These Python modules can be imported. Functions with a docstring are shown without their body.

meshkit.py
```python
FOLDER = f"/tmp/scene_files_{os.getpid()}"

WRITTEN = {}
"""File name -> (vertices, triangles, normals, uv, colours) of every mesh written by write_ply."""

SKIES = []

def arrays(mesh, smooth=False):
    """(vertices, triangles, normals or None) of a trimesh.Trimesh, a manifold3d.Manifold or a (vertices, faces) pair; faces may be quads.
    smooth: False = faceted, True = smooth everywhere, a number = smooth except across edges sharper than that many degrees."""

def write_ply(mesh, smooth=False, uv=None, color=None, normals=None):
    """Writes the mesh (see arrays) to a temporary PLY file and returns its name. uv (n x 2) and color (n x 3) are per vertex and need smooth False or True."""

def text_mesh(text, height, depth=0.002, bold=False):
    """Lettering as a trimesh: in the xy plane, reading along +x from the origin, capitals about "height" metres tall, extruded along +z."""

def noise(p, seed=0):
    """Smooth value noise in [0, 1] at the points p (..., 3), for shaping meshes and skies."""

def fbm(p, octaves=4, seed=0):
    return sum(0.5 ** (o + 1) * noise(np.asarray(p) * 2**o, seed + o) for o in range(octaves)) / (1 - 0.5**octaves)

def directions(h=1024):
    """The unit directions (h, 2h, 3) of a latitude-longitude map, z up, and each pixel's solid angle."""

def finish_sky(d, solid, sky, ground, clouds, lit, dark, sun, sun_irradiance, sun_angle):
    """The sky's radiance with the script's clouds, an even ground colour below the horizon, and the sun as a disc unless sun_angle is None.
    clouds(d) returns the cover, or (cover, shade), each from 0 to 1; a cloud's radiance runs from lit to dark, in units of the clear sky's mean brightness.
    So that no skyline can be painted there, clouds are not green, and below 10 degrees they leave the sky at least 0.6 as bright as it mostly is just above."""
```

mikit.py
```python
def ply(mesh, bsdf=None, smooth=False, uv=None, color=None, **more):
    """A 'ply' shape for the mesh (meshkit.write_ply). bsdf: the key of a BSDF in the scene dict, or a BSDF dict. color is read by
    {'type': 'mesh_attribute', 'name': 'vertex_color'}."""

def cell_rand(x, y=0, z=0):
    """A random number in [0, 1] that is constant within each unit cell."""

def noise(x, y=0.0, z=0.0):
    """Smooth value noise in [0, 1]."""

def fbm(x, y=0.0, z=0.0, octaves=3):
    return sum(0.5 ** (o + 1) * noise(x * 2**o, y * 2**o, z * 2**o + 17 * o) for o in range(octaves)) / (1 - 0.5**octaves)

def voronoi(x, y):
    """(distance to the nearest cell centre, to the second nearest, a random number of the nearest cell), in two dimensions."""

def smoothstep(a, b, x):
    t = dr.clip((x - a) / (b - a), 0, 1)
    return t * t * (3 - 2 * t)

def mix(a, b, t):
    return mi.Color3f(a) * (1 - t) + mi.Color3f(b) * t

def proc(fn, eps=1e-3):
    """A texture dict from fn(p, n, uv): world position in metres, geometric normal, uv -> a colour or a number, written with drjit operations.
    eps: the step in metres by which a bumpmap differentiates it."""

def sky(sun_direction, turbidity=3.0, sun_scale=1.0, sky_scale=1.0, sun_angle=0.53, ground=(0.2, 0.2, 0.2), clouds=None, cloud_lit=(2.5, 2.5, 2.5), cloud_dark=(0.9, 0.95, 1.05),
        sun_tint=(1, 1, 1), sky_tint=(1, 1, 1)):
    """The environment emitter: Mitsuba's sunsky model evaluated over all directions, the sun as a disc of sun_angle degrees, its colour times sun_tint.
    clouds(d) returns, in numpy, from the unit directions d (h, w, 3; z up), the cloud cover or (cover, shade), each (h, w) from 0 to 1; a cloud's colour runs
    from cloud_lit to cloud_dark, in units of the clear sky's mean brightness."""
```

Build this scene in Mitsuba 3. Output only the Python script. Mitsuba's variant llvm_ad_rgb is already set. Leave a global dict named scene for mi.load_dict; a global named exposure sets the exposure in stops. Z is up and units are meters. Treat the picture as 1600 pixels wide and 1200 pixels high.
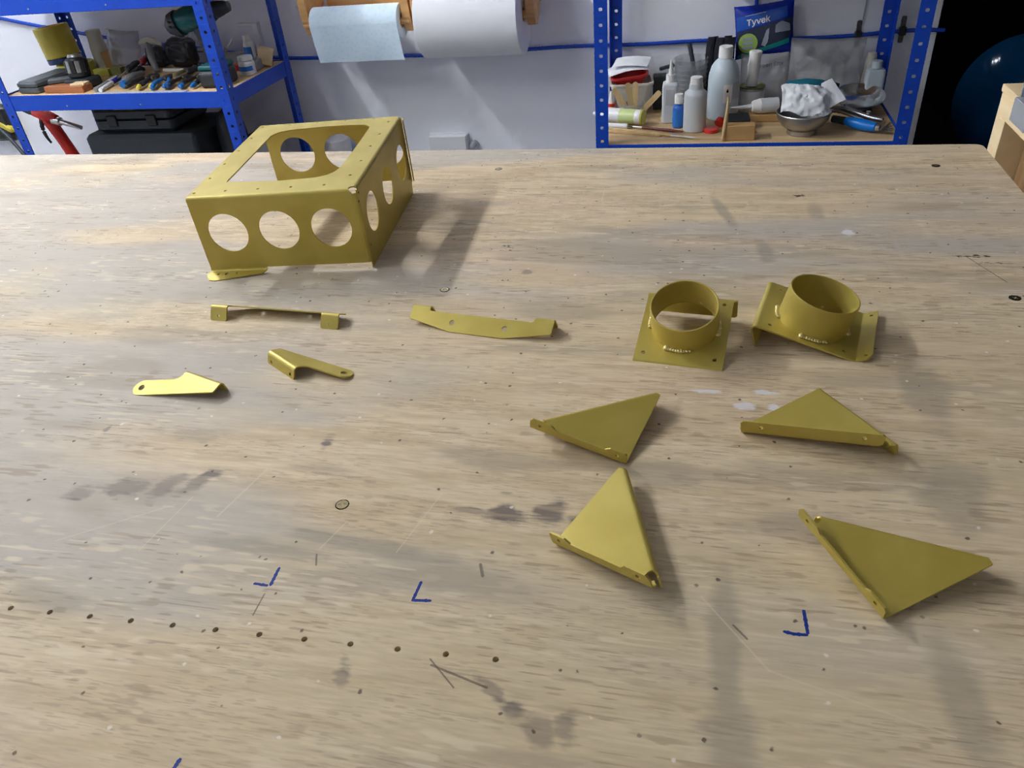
import math
import numpy as np, trimesh, shapely, shapely.ops, shapely.affinity
import drjit as dr
import mitsuba as mi
import mikit, meshkit
from manifold3d import Manifold
from scipy.spatial.transform import Rotation as Ro
from shapely.geometry import Polygon, Point, LineString, box as sbox
from mikit import proc, noise, fbm, voronoi, smoothstep, mix

T = mi.ScalarTransform4f
BENCH = 0.90            # height of the bench top above the floor; everything below is measured from the bench top
scene, labels = {}, {}

# ------------------------------------------------------------------ camera, light, exposure
CAM = np.array([0.0, 0.0, 0.414 + BENCH])
def _camera():
    pitch, roll, yaw = np.radians([34.951, -5.734, 15.218])
    f = np.array([0, np.cos(pitch), -np.sin(pitch)]); u = np.array([0, np.sin(pitch), np.cos(pitch)]); r = np.array([1.0, 0, 0])
    Z = Ro.from_euler('z', yaw).as_matrix(); f, u, r = Z @ f, Z @ u, Z @ r
    return f, -np.sin(roll) * r + np.cos(roll) * u
_f, _u = _camera()
scene['camera'] = {'type': 'perspective', 'fov': float(np.degrees(2 * np.arctan(800 / 1200.0))), 'fov_axis': 'x', 'near_clip': 0.02, 'far_clip': 50.0,
                   'to_world': T().look_at(origin=CAM.tolist(), target=(CAM + _f).tolist(), up=_u.tolist())}
exposure = 0.12
TUBES = [(-1.97, 1.22, 2.12, 375.0), (-1.97, -.25, 1.05, 140.0), (-3.30, -.2, .9, 24.0), (.95, -1.7, -.6, 26.0)]     # ceiling battens: x, y0, y1, radiance; the last is an added fill lamp
TUBE_Z = 1.47
TUBE_RGB = (0.97, 1.0, 1.03)

# ------------------------------------------------------------------ helpers
def key_for(name, parent=None):
    base = f'{parent}__{name}' if parent else name
    k, n = base, 0
    while k in scene or k in labels or any(s.startswith(k + '__') for s in scene):
        n += 1; k = f'{base}_{n:03d}'
    return k
def tomesh(m):
    if hasattr(m, 'to_mesh'):
        q = m.to_mesh(); return trimesh.Trimesh(q.vert_properties[:, :3], q.tri_verts, process=False)
    return m
def join(*ms):
    return trimesh.util.concatenate([tomesh(m) for m in ms])
def add(name, mesh, mat, parent=None, smooth=False, label=None, cat=None, group=None, kind=None, **more):
    k = key_for(name, parent)
    m = tomesh(mesh).copy(); m.apply_translation([0, 0, BENCH])
    scene[k] = mikit.ply(m, mat, smooth, **more)
    tag(k, label, cat, group, kind)
    return k
def tag(k, label=None, cat=None, group=None, kind=None):
    d = {a: b for a, b in (('label', label), ('category', cat), ('group', group), ('kind', kind)) if b}
    if d: labels[k] = {**labels.get(k, {}), **d}
def thing(name, label, cat, group=None):
    k = key_for(name); tag(k, label, cat, group); return k
def struct(name, mesh, mat, label=None, parent=None, smooth=False, **more):
    return add(name, mesh, mat, parent, smooth, label=label, kind=None if parent else 'structure', **more)

def mv(m, loc=(0, 0, 0), rz=0.0, rx=0.0, ry=0.0, s=None):
    m = tomesh(m).copy()
    if s is not None: m.apply_scale(s)
    M = np.eye(4); M[:3, :3] = Ro.from_euler('xyz', [rx, ry, rz]).as_matrix(); M[:3, 3] = loc
    m.apply_transform(M); return m
def posed(m, q):
    m = tomesh(m).copy(); M = np.eye(4); M[:3, :3] = Ro.from_rotvec(q[3:6]).as_matrix(); M[:3, 3] = q[:3]
    m.apply_transform(M); return m
def along(m, a, b):
    """maps a mesh built along +z from the origin onto the direction a -> b, starting in a"""
    a, b = np.asarray(a, float), np.asarray(b, float); z = (b - a) / np.linalg.norm(b - a)
    x = np.cross([0, 0, 1.0] if abs(z[2]) < .95 else [0, 1.0, 0], z); x /= np.linalg.norm(x)
    m = tomesh(m).copy(); M = np.eye(4); M[:3, :3] = np.stack([x, np.cross(z, x), z], 1); M[:3, 3] = a
    m.apply_transform(M); return m
def bx(x0, x1, y0, y1, z0, z1, c=0.0015):
    """box with chamfered edges"""
    c = min(c, (x1 - x0) / 3, (y1 - y0) / 3, (z1 - z0) / 3)
    p = []
    for i in (0, 1):
        for j in (0, 1):
            for k in (0, 1):
                X, Y, Z = (x0, x1)[i], (y0, y1)[j], (z0, z1)[k]; sx, sy, sz = (1, -1)[i], (1, -1)[j], (1, -1)[k]
                p += [(X, Y + sy * c, Z + sz * c), (X + sx * c, Y, Z + sz * c), (X + sx * c, Y + sy * c, Z)]
    return trimesh.convex.convex_hull(np.array(p))
def lathe(prof, n=40):
    return trimesh.creation.revolve(np.array(prof, float), sections=n)
def cyl(r, h, n=28, c=0.0):
    c = c or min(r, h) * .08
    return lathe([(0, 0), (r - c, 0), (r, c), (r, h - c), (r - c, h), (0, h)], n)
def rod(a, b, r0, r1=None, n=14):
    L = float(np.linalg.norm(np.subtract(b, a))); r1 = r0 if r1 is None else r1
    return along(lathe([(0, 0), (r0 * .9, 0), (r0, r0 * .1), (r1, L - r1 * .1), (r1 * .9, L), (0, L)], n), a, b)
def tubepath(pts, r, n=10, smooth=6):
    P = np.array(pts, float)
    if smooth > 1 and len(P) > 2:
        from scipy.interpolate import CubicSpline
        t = np.r_[0, np.cumsum(np.linalg.norm(np.diff(P, axis=0), axis=1))]
        P = CubicSpline(t, P)(np.linspace(0, t[-1], (len(P) - 1) * smooth + 1))
    ang = np.arange(n) * 2 * np.pi / n; rings = []; up = np.array([0.02, 0.05, 1.0])
    rr = np.broadcast_to(np.asarray(r, float), (len(P),)) if np.ndim(r) == 0 else np.interp(np.linspace(0, 1, len(P)), np.linspace(0, 1, len(r)), r)
    for i, p in enumerate(P):
        d = P[min(i + 1, len(P) - 1)] - P[max(i - 1, 0)]; d /= np.linalg.norm(d)
        x = np.cross(up, d)
        if np.linalg.norm(x) < 1e-3: x = np.cross([1.0, 0, 0], d)
        x /= np.linalg.norm(x); y = np.cross(d, x)
        rings.append(p + rr[i] * (np.cos(ang)[:, None] * x + np.sin(ang)[:, None] * y))
    V = np.vstack(rings + [P[:1], P[-1:]]); F = []; N = len(P)
    for i in range(N - 1):
        for j in range(n):
            a, b = i * n + j, i * n + (j + 1) % n
            F += [(a, b, b + n), (a, b + n, a + n)]
    for j in range(n):
        F += [(N * n, (j + 1) % n, j), (N * n + 1, (N - 1) * n + j, (N - 1) * n + (j + 1) % n)]
    return trimesh.Trimesh(V, F, process=False)
def ext(poly, h):
    poly = shapely.set_precision(poly, 1e-6)
    gs = getattr(poly, 'geoms', [poly])
    return join(*[trimesh.creation.extrude_polygon(g, h, engine='earcut') for g in gs])
def rrect(x0, y0, x1, y1, r, q=6):
    return sbox(x0 + r, y0 + r, x1 - r, y1 - r).buffer(r, quad_segs=q)
def circ(x, y, r, q=10):
    return Point(x, y).buffer(r, quad_segs=q)
def bent(poly, t, folds, n_arc=6):
    """Folded sheet metal: the flat pattern poly, thickness t, bent along each fold (point, outward normal, angle, +1 up / -1 down, inner radius, mask)."""
    pieces = [poly]
    for (p, n, th, sg, r, mask) in folds:
        p, n = np.array(p, float), np.array(n, float) / np.linalg.norm(n); tdir = np.array([-n[1], n[0]])
        for k in range(n_arc + 1):
            c = p + n * (r * th * k / n_arc); ln = LineString([c - tdir * 2, c + tdir * 2])
            nxt = []
            for g in pieces:
                if k and mask is not None and not mask(*g.representative_point().coords[0]): nxt.append(g); continue
                nxt += list(shapely.ops.split(g, ln).geoms) if g.crosses(ln) else [g]
            pieces = nxt
    V, F, idx = [], [], {}
    def vid(q):
        k = (round(q[0], 7), round(q[1], 7))
        if k not in idx: idx[k] = len(V); V.append(k)
        return idx[k]
    for g in pieces:
        if g.area < 1e-12: continue
        v, f = trimesh.creation.triangulate_polygon(g, engine='earcut')
        a = np.cross(v[f[:, 1]] - v[f[:, 0]], v[f[:, 2]] - v[f[:, 0]])
        for tri, s in zip(f, a):
            ids = [vid(v[i]) for i in (tri if s > 0 else tri[::-1])]
            if len(set(ids)) == 3: F.append(ids)
    V, F = np.array(V), np.array(F); n = len(V)
    E = {}
    for a, b, c in F:
        for e in ((a, b), (b, c), (c, a)): E[e] = 1
    side = []
    for (a, b) in E:
        if (b, a) not in E: side += [(a, a + n, b), (b, a + n, b + n)]
    X = np.vstack([np.c_[V, np.full(n, t)], np.c_[V, np.zeros(n)]])
    faces = np.vstack([F, F[:, ::-1] + n, np.array(side)])
    flat = np.vstack([V, V])
    for (p, nn, th, sg, r, mask) in folds:
        p, nn = np.array(p, float), np.array(nn, float) / np.linalg.norm(nn)
        d0 = (flat - p) @ nn
        on = d0 > 1e-9
        if mask is not None: on &= np.array([mask(*q) for q in flat])
        d = (X[:, :2] - p) @ nn; z = X[:, 2] if sg < 0 else t - X[:, 2]
        L = r * th; arc = on & (d0 <= L + 1e-9); far = on & ~arc
        nd, nz = d.copy(), z.copy()
        a = d[arc] / r; nd[arc] = (r + z[arc]) * np.sin(a); nz[arc] = -r + (r + z[arc]) * np.cos(a)
        e = d[far] - L
        nd[far] = (r + z[far]) * np.sin(th) + e * np.cos(th); nz[far] = -r + (r + z[far]) * np.cos(th) - e * np.sin(th)
        X[:, :2] += np.outer(nd - d, nn); X[:, 2] = nz if sg < 0 else t - nz
    return trimesh.Trimesh(X, faces, process=False)

# ------------------------------------------------------------------ materials
def lin(r, g, b):
    c = np.array([r, g, b]) / 255.0
    return np.where(c <= .04045, c / 12.92, ((c + .055) / 1.055) ** 2.4).tolist()
def rgb(c): return {'type': 'rgb', 'value': [float(v) for v in c]}
def pr(name, color, rough=0.5, metallic=0.0, spec=0.5, **kw):
    base = color if isinstance(color, dict) else rgb(color)
    m = {'type': 'principled', 'base_color': base, 'roughness': float(rough), 'metallic': float(metallic), 'specular': float(spec), **kw}
    scene[name] = {'type': 'twosided', 'bsdf': m}
    return name
def blob(x, y, cx, cy, rx, ry, rot=0.0, soft=0.5, warp=0.35, f=60.0):
    c, s = math.cos(rot), math.sin(rot)
    u = ((x - cx) * c + (y - cy) * s) / rx; v = (-(x - cx) * s + (y - cy) * c) / ry
    d = dr.sqrt(u * u + v * v) + (fbm(x * f, y * f * 1.6, 3.0 + cx * 10, octaves=4) - .5) * 2 * warp + (noise(x * 40, y * 700, 5.0) - .5) * .5 * warp
    return 1 - smoothstep(1 - soft, 1.0 + .1, d)
def seg(x, y, ax, ay, bx_, by_, w):
    dx, dy = bx_ - ax, by_ - ay; L2 = dx * dx + dy * dy
    t = dr.clip(((x - ax) * dx + (y - ay) * dy) / L2, 0, 1)
    d = dr.sqrt(dr.square(x - ax - dx * t) + dr.square(y - ay - dy * t))
    return 1 - smoothstep(w * .4, w, d)

def bench_fn(p, n, uv):
    x, y = mi.Float(p.x), mi.Float(p.y)
    yy = y + .012 * (fbm(x * 3, y * 4, 1.0) - .5)
    big = fbm(x * 2.2, yy * 7, 2.0)
    med = fbm(x * 16, yy * 130, 4.0, octaves=3)
    fine = fbm(x * 70, yy * 640, 7.0, octaves=2)
    dash = smoothstep(.66, .86, noise(x * 62, yy * 520, 11.0)) * smoothstep(.42, .66, fbm(x * 12, yy * 40, 15.0))
    pale = smoothstep(.64, .86, noise(x * 55 + 5, yy * 430, 21.0)) * smoothstep(.4, .7, fbm(x * 8, yy * 30, 25.0))
    c = mix(lin(202, 180, 147), lin(217, 197, 166), smoothstep(.25, .75, med))
    c = mix(c, lin(214, 188, 160), smoothstep(.45, .75, fbm(x * 4, yy * 12, 52.0)) * .5)
    c = mix(c, lin(206, 190, 156), smoothstep(.35, .75, big) * .5)
    micro = smoothstep(.55, .85, noise(x * 130, yy * 1250, 61.0)) * smoothstep(.35, .65, fbm(x * 14, yy * 60, 63.0))
    c = c * (.90 + .20 * fine)
    c = mix(c, lin(158, 136, 110), micro * .38)
    # grey veneer patches; lamp sheen painted in, greyer to the left and back
    gx = fbm(x * 3.0, yy * 9, 31.0) + .34 * (1 - smoothstep(-.75, -.1, x)) + .12 * smoothstep(.5, 1.1, y) - .12
    c = mix(c, lin(180, 174, 167), smoothstep(.48, .80, gx) * .75)
    c = mix(c, lin(160, 146, 126), smoothstep(.60, .8, fbm(x * 7, yy * 30, 41.0)) * .45)
    c = mix(c, lin(150, 126, 98), dash * .50)
    c = mix(c, lin(228, 212, 184), pale * .5)
    st = mi.Float(0)      # grey smears of old spills and glove marks
    for a in ((-.488, .384, .016, .009), (-.452, .393, .024, .013, .2), (-.415, .398, .011, .022, -.5), (-.392, .405, .009, .022, -.6),
              (-.125, .404, .018, .010), (-.092, .410, .017, .014, .5), (-.155, .404, .018, .004), (-.055, .405, .03, .005),
              (-.087, .247, .010, .008), (-.068, .236, .016, .010, -.7), (-.100, .256, .016, .005, -.6), (-.055, .240, .008, .013), (-.196, .252, .007, .012, .4),
              (-.300, .470, .006, .010), (-.520, .465, .004, .006), (-.185, .800, .006, .006)):
        st = dr.maximum(st, blob(x, y, *a[:4], rot=a[4] if len(a) > 4 else 0.0, soft=.55, warp=.75, f=70.0))
    c = mix(c, lin(108, 96, 92), st * .85 * (.55 + .45 * smoothstep(.35, .6, med)))
    gs = mi.Float(0)      # wide soft grey bands
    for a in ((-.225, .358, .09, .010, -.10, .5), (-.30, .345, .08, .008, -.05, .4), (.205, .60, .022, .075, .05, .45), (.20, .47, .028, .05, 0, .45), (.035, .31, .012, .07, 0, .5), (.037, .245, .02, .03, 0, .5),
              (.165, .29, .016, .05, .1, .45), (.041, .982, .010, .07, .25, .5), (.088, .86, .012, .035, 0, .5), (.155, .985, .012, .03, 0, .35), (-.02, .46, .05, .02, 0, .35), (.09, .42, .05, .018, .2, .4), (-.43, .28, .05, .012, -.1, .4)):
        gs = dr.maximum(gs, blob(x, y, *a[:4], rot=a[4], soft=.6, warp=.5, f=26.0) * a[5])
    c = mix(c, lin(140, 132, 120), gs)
    sp = voronoi(x * 34, y * 34)          # specks and small dents
    speck = (1 - smoothstep(.02, .055, sp[0] + (fbm(x * 300, y * 500, 2.0) - .5) * .09)) * smoothstep(.66, .7, sp[2])
    c = mix(c, lin(78, 62, 50), speck * .8)
    sp2 = voronoi(x * 30 + 7.3, y * 30 + 2.1)
    chip = (1 - smoothstep(.015, .05, sp2[0] + (fbm(x * 260, y * 400, 5.0) - .5) * .10)) * smoothstep(.80, .84, sp2[2])
    c = mix(c, lin(240, 232, 216), chip * .7)
    for a in ((.311, .861, .02, .006), (.318, .845, .014, .004), (.14, 1.035, .012, .005), (-.222, .862, .008, .010)):
        m = blob(x, y, *a, soft=.4, warp=.9, f=160.0)
        c = mix(c, lin(70, 54, 44), m * smoothstep(.5, .6, fbm(x * 180, y * 420, 8.0)))
    for a in ((.020, .577, .016, .0035), (.054, .558, .010, .006), (.072, .580, .012, .003), (.080, .557, .006, .006), (.186, .92, .007, .010)):   # white paint dabs
        c = mix(c, lin(226, 222, 224), blob(x, y, *a, soft=.4, warp=.7, f=130.0) * .85)
    for a in ((-.352, .372, -.338, .43, .0011), (-.196, .355, -.18, .42, .0008), (-.255, .35, -.245, .38, .0009), (-.47, .33, -.395, .38, .0007), (-.395, .33, -.385, .39, .0007), (.02, .345, .06, .295, .0009), (.06, .295, .155, .268, .0009),
              (-.122, 1.015, -.122, 1.06, .0012), (-.66, .75, -.50, .86, .001), (-.1, .806, .25, .806, .0007), (-.60, .93, -.52, 1.0, .002), (.01, .19, .05, .225, .0009)):
        c = mix(c, lin(226, 208, 180), seg(x, y, *a) * .38)
    for a in ((-.143, .268, -.105, .258, .0011), (-.145, .272, -.125, .255, .0008), (-.277, .305, -.2765, .287, .0008), (-.255, .345, -.251, .335, .0009), (-.132, .352, -.128, .342, .0016), (.325, .80, .30, .86, .0008), (.04, .325, .048, .316, .0010)):
        c = mix(c, lin(96, 80, 72), seg(x, y, *a) * .7)
    return c * .86
def bench_bump(p, n, uv):
    x, y = mi.Float(p.x), mi.Float(p.y)
    return fbm(x * 30, y * 520, 7.0, octaves=2)
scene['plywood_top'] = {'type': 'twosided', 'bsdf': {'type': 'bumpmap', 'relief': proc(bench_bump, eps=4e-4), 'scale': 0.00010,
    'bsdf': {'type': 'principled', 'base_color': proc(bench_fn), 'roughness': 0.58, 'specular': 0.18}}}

def wood_fn(c0, c1, ax, f=1.0):
    def fn(p, n, uv):
        q = [mi.Float(p.x), mi.Float(p.y), mi.Float(p.z)]
        s = [90 * f] * 3; s[ax] = 5 * f
        g = fbm(q[0] * s[0], q[1] * s[1], q[2] * s[2])
        k = fbm(q[0] * s[0] * .2, q[1] * s[1] * .2, q[2] * s[2] * .2)
        return mix(c0, c1, smoothstep(.3, .7, g * .6 + k * .4))
    return fn
def gold_fn(p, n, uv):
    v = fbm(p.x * 26, p.y * 26, p.z * 26)
    return mix((.420, .326, .058), (.470, .376, .082), smoothstep(.3, .7, v))
pr('gold', proc(gold_fn), .44, .45, .55, clearcoat=0.25, clearcoat_gloss=0.5)
pr('gold_weld', (.62, .52, .22), .38, .60, .5)
def wall_fn(p, n, uv):
    v = fbm(p.x * 3, p.y * 3, p.z * 3)
    return mix((.80, .82, .88), (.85, .87, .92), v)
pr('white_wall', proc(wall_fn), .6, 0, .3)
pr('ceiling_white', (.55, .55, .55), .8, 0, .2)
def floor_fn(p, n, uv):
    return mix((.16, .16, .16), (.24, .235, .225), fbm(p.x * 4, p.y * 4, 2.0))
pr('floor_grey', proc(floor_fn), .55, 0, .4)
pr('unlit_black', (.006, .006, .007), .9, 0, .1)  # near-black colour stands in for the unlit space on the right
def blue_fn(p, n, uv):
    return mix((.002, .045, .42), (.004, .062, .50), fbm(p.x * 12, p.y * 12, p.z * 12))
pr('blue_paint', proc(blue_fn), .40, 0, .45)
pr('hose_blue', (.004, .05, .42), .35)
pr('chipboard', proc(wood_fn(lin(176, 150, 112), lin(200, 172, 132), 0, .8)), .6, 0, .3)
pr('pine', proc(wood_fn(lin(196, 146, 92), lin(222, 176, 120), 0, .6)), .5, 0, .35)
pr('pale_wood', proc(wood_fn(lin(226, 200, 154), lin(238, 216, 174), 1, .4)), .5, 0, .35)
pr('brown_ply', proc(wood_fn(lin(120, 92, 62), lin(152, 118, 82), 2, .5)), .55, 0, .3)
pr('red_wood', proc(wood_fn(lin(140, 84, 52), lin(168, 108, 68), 0, 1.0)), .5)
pr('stick_wood', proc(wood_fn(lin(186, 158, 110), lin(206, 180, 134), 2, 1.0)), .6)
pr('card', proc(wood_fn(lin(168, 132, 84), lin(182, 146, 98), 0, .3)), .75, 0, .2)
def roll_fn(p, n, uv):
    v = voronoi(p.x * 60, p.z * 60); m = smoothstep(.1, .4, v[0]); k = fbm(p.x * 18, p.z * 18, 1.0)
    return mix((.56, .72, .86), (.66, .79, .89), m * .5 + k * .5)
pr('blue_paper', proc(roll_fn), .8, 0, .15)
pr('white_paper', (.80, .82, .86), .75, 0, .15)
pr('paper_core', (.05, .04, .03), .9, 0, .1)
pr('white_plastic', (.78, .79, .80), .35)
pr('white_cap', (.84, .84, .83), .3)
pr('socket_white', (.76, .77, .79), .3)
pr('tub_plastic', (.66, .64, .58), .4)
pr('hdpe', (.62, .66, .69), .35, 0, .5)
pr('hdpe_blue', (.55, .64, .70), .35, 0, .5)
pr('liquid_blue', (.03, .14, .52), .25, 0, .5)
pr('label_white', (.82, .80, .78), .5)
pr('label_grey', (.45, .46, .47), .5)
pr('label_blue', (.02, .16, .55), .45)
pr('red_plastic', (.42, .015, .015), .35)
pr('bright_red', (.65, .03, .02), .35)
pr('dark_red', (.12, .015, .015), .35)
pr('black_plastic', (.012, .013, .015), .45)
pr('case_black', (.018, .024, .030), .5)
pr('grey_plastic', (.075, .090, .10), .45)
pr('mid_grey', (.22, .23, .24), .5)
pr('dark_bag', (.012, .013, .02), .3)
pr('teal', (.0, .085, .09), .4)
pr('teal_cloth', (.0, .12, .18), .6)
pr('yellow', (.55, .45, .05), .4)
pr('lime_yellow', (.50, .50, .08), .45)
pr('navy', (.01, .035, .13), .4)
pr('tool_blue', (.01, .13, .42), .35)
pr('royal_blue', (.0, .01, .32), .35)
pr('handle_blue', (.0, .17, .62), .35)
pr('ink_blue', (.012, .03, .20), .6, 0, .2)
pr('bag_blue', (.003, .02, .30), .3)
pr('bag_mid', (.006, .075, .42), .3)
pr('bag_photo', (.02, .03, .06), .3)
pr('bag_photo_light', (.30, .33, .42), .3)
pr('bag_green', (.30, .46, .10), .35)
pr('bag_teal', (.0, .22, .22), .35)
pr('olive', (.16, .18, .06), .4)
pr('steel', (.72, .72, .70), .16, 1.0)
pr('steel_dull', (.50, .50, .49), .40, 1.0)
pr('zinc', (.42, .44, .47), .42, .4)
pr('dark_steel', (.10, .10, .10), .4, .8)
pr('brass_screw', (.34, .29, .17), .25, 1.0)
pr('hole_dark', (.012, .010, .008), .9, 0, .1)
pr('ball_blue', (.008, .13, .34), .18, 0, .6)
pr('cable_blue', (.16, .24, .36), .5)
pr('lamp_body', (.8, .8, .8), .5)
pr('green_pale', (.55, .66, .28), .4)
pr('foam', (.60, .60, .52), .8, 0, .1)
scene['clear_wall'] = {'type': 'blendbsdf', 'weight': 0.16, 'a': {'type': 'thindielectric', 'int_ior': 1.45}, 'b': {'type': 'twosided', 'bsdf': {'type': 'principled', 'base_color': rgb((.60, .63, .66)), 'roughness': .25}}}
scene['clear_bag'] = {'type': 'blendbsdf', 'weight': 0.30, 'a': {'type': 'thindielectric', 'int_ior': 1.5}, 'b': {'type': 'twosided', 'bsdf': {'type': 'principled', 'base_color': rgb((.50, .52, .54)), 'roughness': .06, 'specular': .9}}}
scene['milky_bag'] = {'type': 'blendbsdf', 'weight': 0.45, 'a': {'type': 'thindielectric', 'int_ior': 1.5}, 'b': {'type': 'twosided', 'bsdf': {'type': 'principled', 'base_color': rgb((.55, .57, .60)), 'roughness': .2, 'specular': .7}}}

# ------------------------------------------------------------------ the room
F0 = -BENCH
WY = 2.66               # the white back wall
struct('floor', bx(-4.3, 3.4, -2.2, 5.4, F0 - .1, F0), 'floor_grey', 'grey concrete workshop floor')
struct('floor', bx(.70, 2.39, 2.70, 5.19, F0 + .0002, F0 + .004), 'unlit_black', 'black sheet over the store area floor, standing in for darkness')  # black sheet laid over the grey floor to keep this area dark
struct('ceiling', bx(-4.3, 3.4, -2.2, 5.4, 1.56, 1.66), 'ceiling_white', 'white workshop ceiling')
struct('wall_back', bx(-4.3, .683, WY, WY + .10, F0, 1.56), 'white_wall', 'white painted wall behind the blue shelving')
struct('wall_left', bx(-4.3, -4.2, -2.2, WY, F0, 1.56), 'white_wall', 'white wall at the left end of the workshop')
struct('wall_front', bx(-4.2, 2.4, -2.2, -2.1, F0, 1.56), 'white_wall', 'white wall behind the bench')
struct('wall_right', bx(2.4, 2.5, -2.2, 5.3, F0, 1.56), 'unlit_black', 'wall on the right, coloured black for lack of light')
struct('wall_far', bx(.5, 2.4, 5.2, 5.3, F0, 1.56), 'unlit_black', 'far wall of the dark store area, darkness put into its black colour')
struct('wall_side', bx(.583, .683, WY + .10, 5.2, F0, 1.56), 'unlit_black', 'side wall of the dark store area, darkness put into its black colour')

def batten(x, y0, y1, L, label):
    k = thing('ceiling_batten_light', label, 'lamp')
    add('housing', bx(x - .03, x + .03, y0, y1, TUBE_Z + .03, 1.559, .004), 'lamp_body', k)
    t = mv(trimesh.creation.cylinder(radius=.016, height=y1 - y0 - .04, sections=16), (x, (y0 + y1) / 2, TUBE_Z + .012), rx=math.pi / 2)
    add('lamp_tube', t, 'lamp_body', k, emitter={'type': 'area', 'radiance': rgb(np.array(TUBE_RGB) * L)})
    for y in (y0, y1 - .02): add('end_cap', bx(x - .02, x + .02, y, y + .02, TUBE_Z - .008, TUBE_Z + .032, .003), 'lamp_body', k)
for i, a in enumerate(TUBES): batten(*a, ('white ceiling batten lamp nearest the shelving, over the left of the bench', 'white ceiling batten lamp at the camera end, over the left of the bench', 'white ceiling batten lamp far left along the wall', 'white ceiling batten lamp at the right, behind the camera')[i])

# ------------------------------------------------------------------ the workbench
kb = thing('workbench', 'large worn plywood workbench with dark stains, screws and drilled holes', 'workbench')
HOLES = [(-.457 + (-.104 + .457) * i / 11, .267 + .011 * i / 11) for i in range(12)]
top = Polygon([(-2.02, -.03), (.4105, -.03), (.4105, 1.234), (-2.02, 1.243)]).buffer(-.012).buffer(.012, quad_segs=5)
for (x, y) in HOLES: top = top.difference(circ(x, y, .0021, 3))
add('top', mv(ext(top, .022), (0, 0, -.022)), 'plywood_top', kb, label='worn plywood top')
add('edge_band', mv(ext(top.buffer(-.001).difference(top.buffer(-.03)), .018), (0, 0, -.0405)), 'brown_ply', kb)
add('underside_board', mv(ext(top.buffer(-.031), .006), (0, 0, -.0285)), 'hole_dark', kb)
for x in (-1.96, -.82, .30):
    for y in (.05, 1.08): add('leg', bx(x, x + .07, y, y + .07, F0, -.041, .003), 'pale_wood', kb)
add('rail', bx(-1.96, .37, .06, .105, -.13, -.041, .003), 'pale_wood', kb)
add('rail', bx(-1.96, .37, 1.09, 1.135, -.13, -.041, .003), 'pale_wood', kb)
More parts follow.
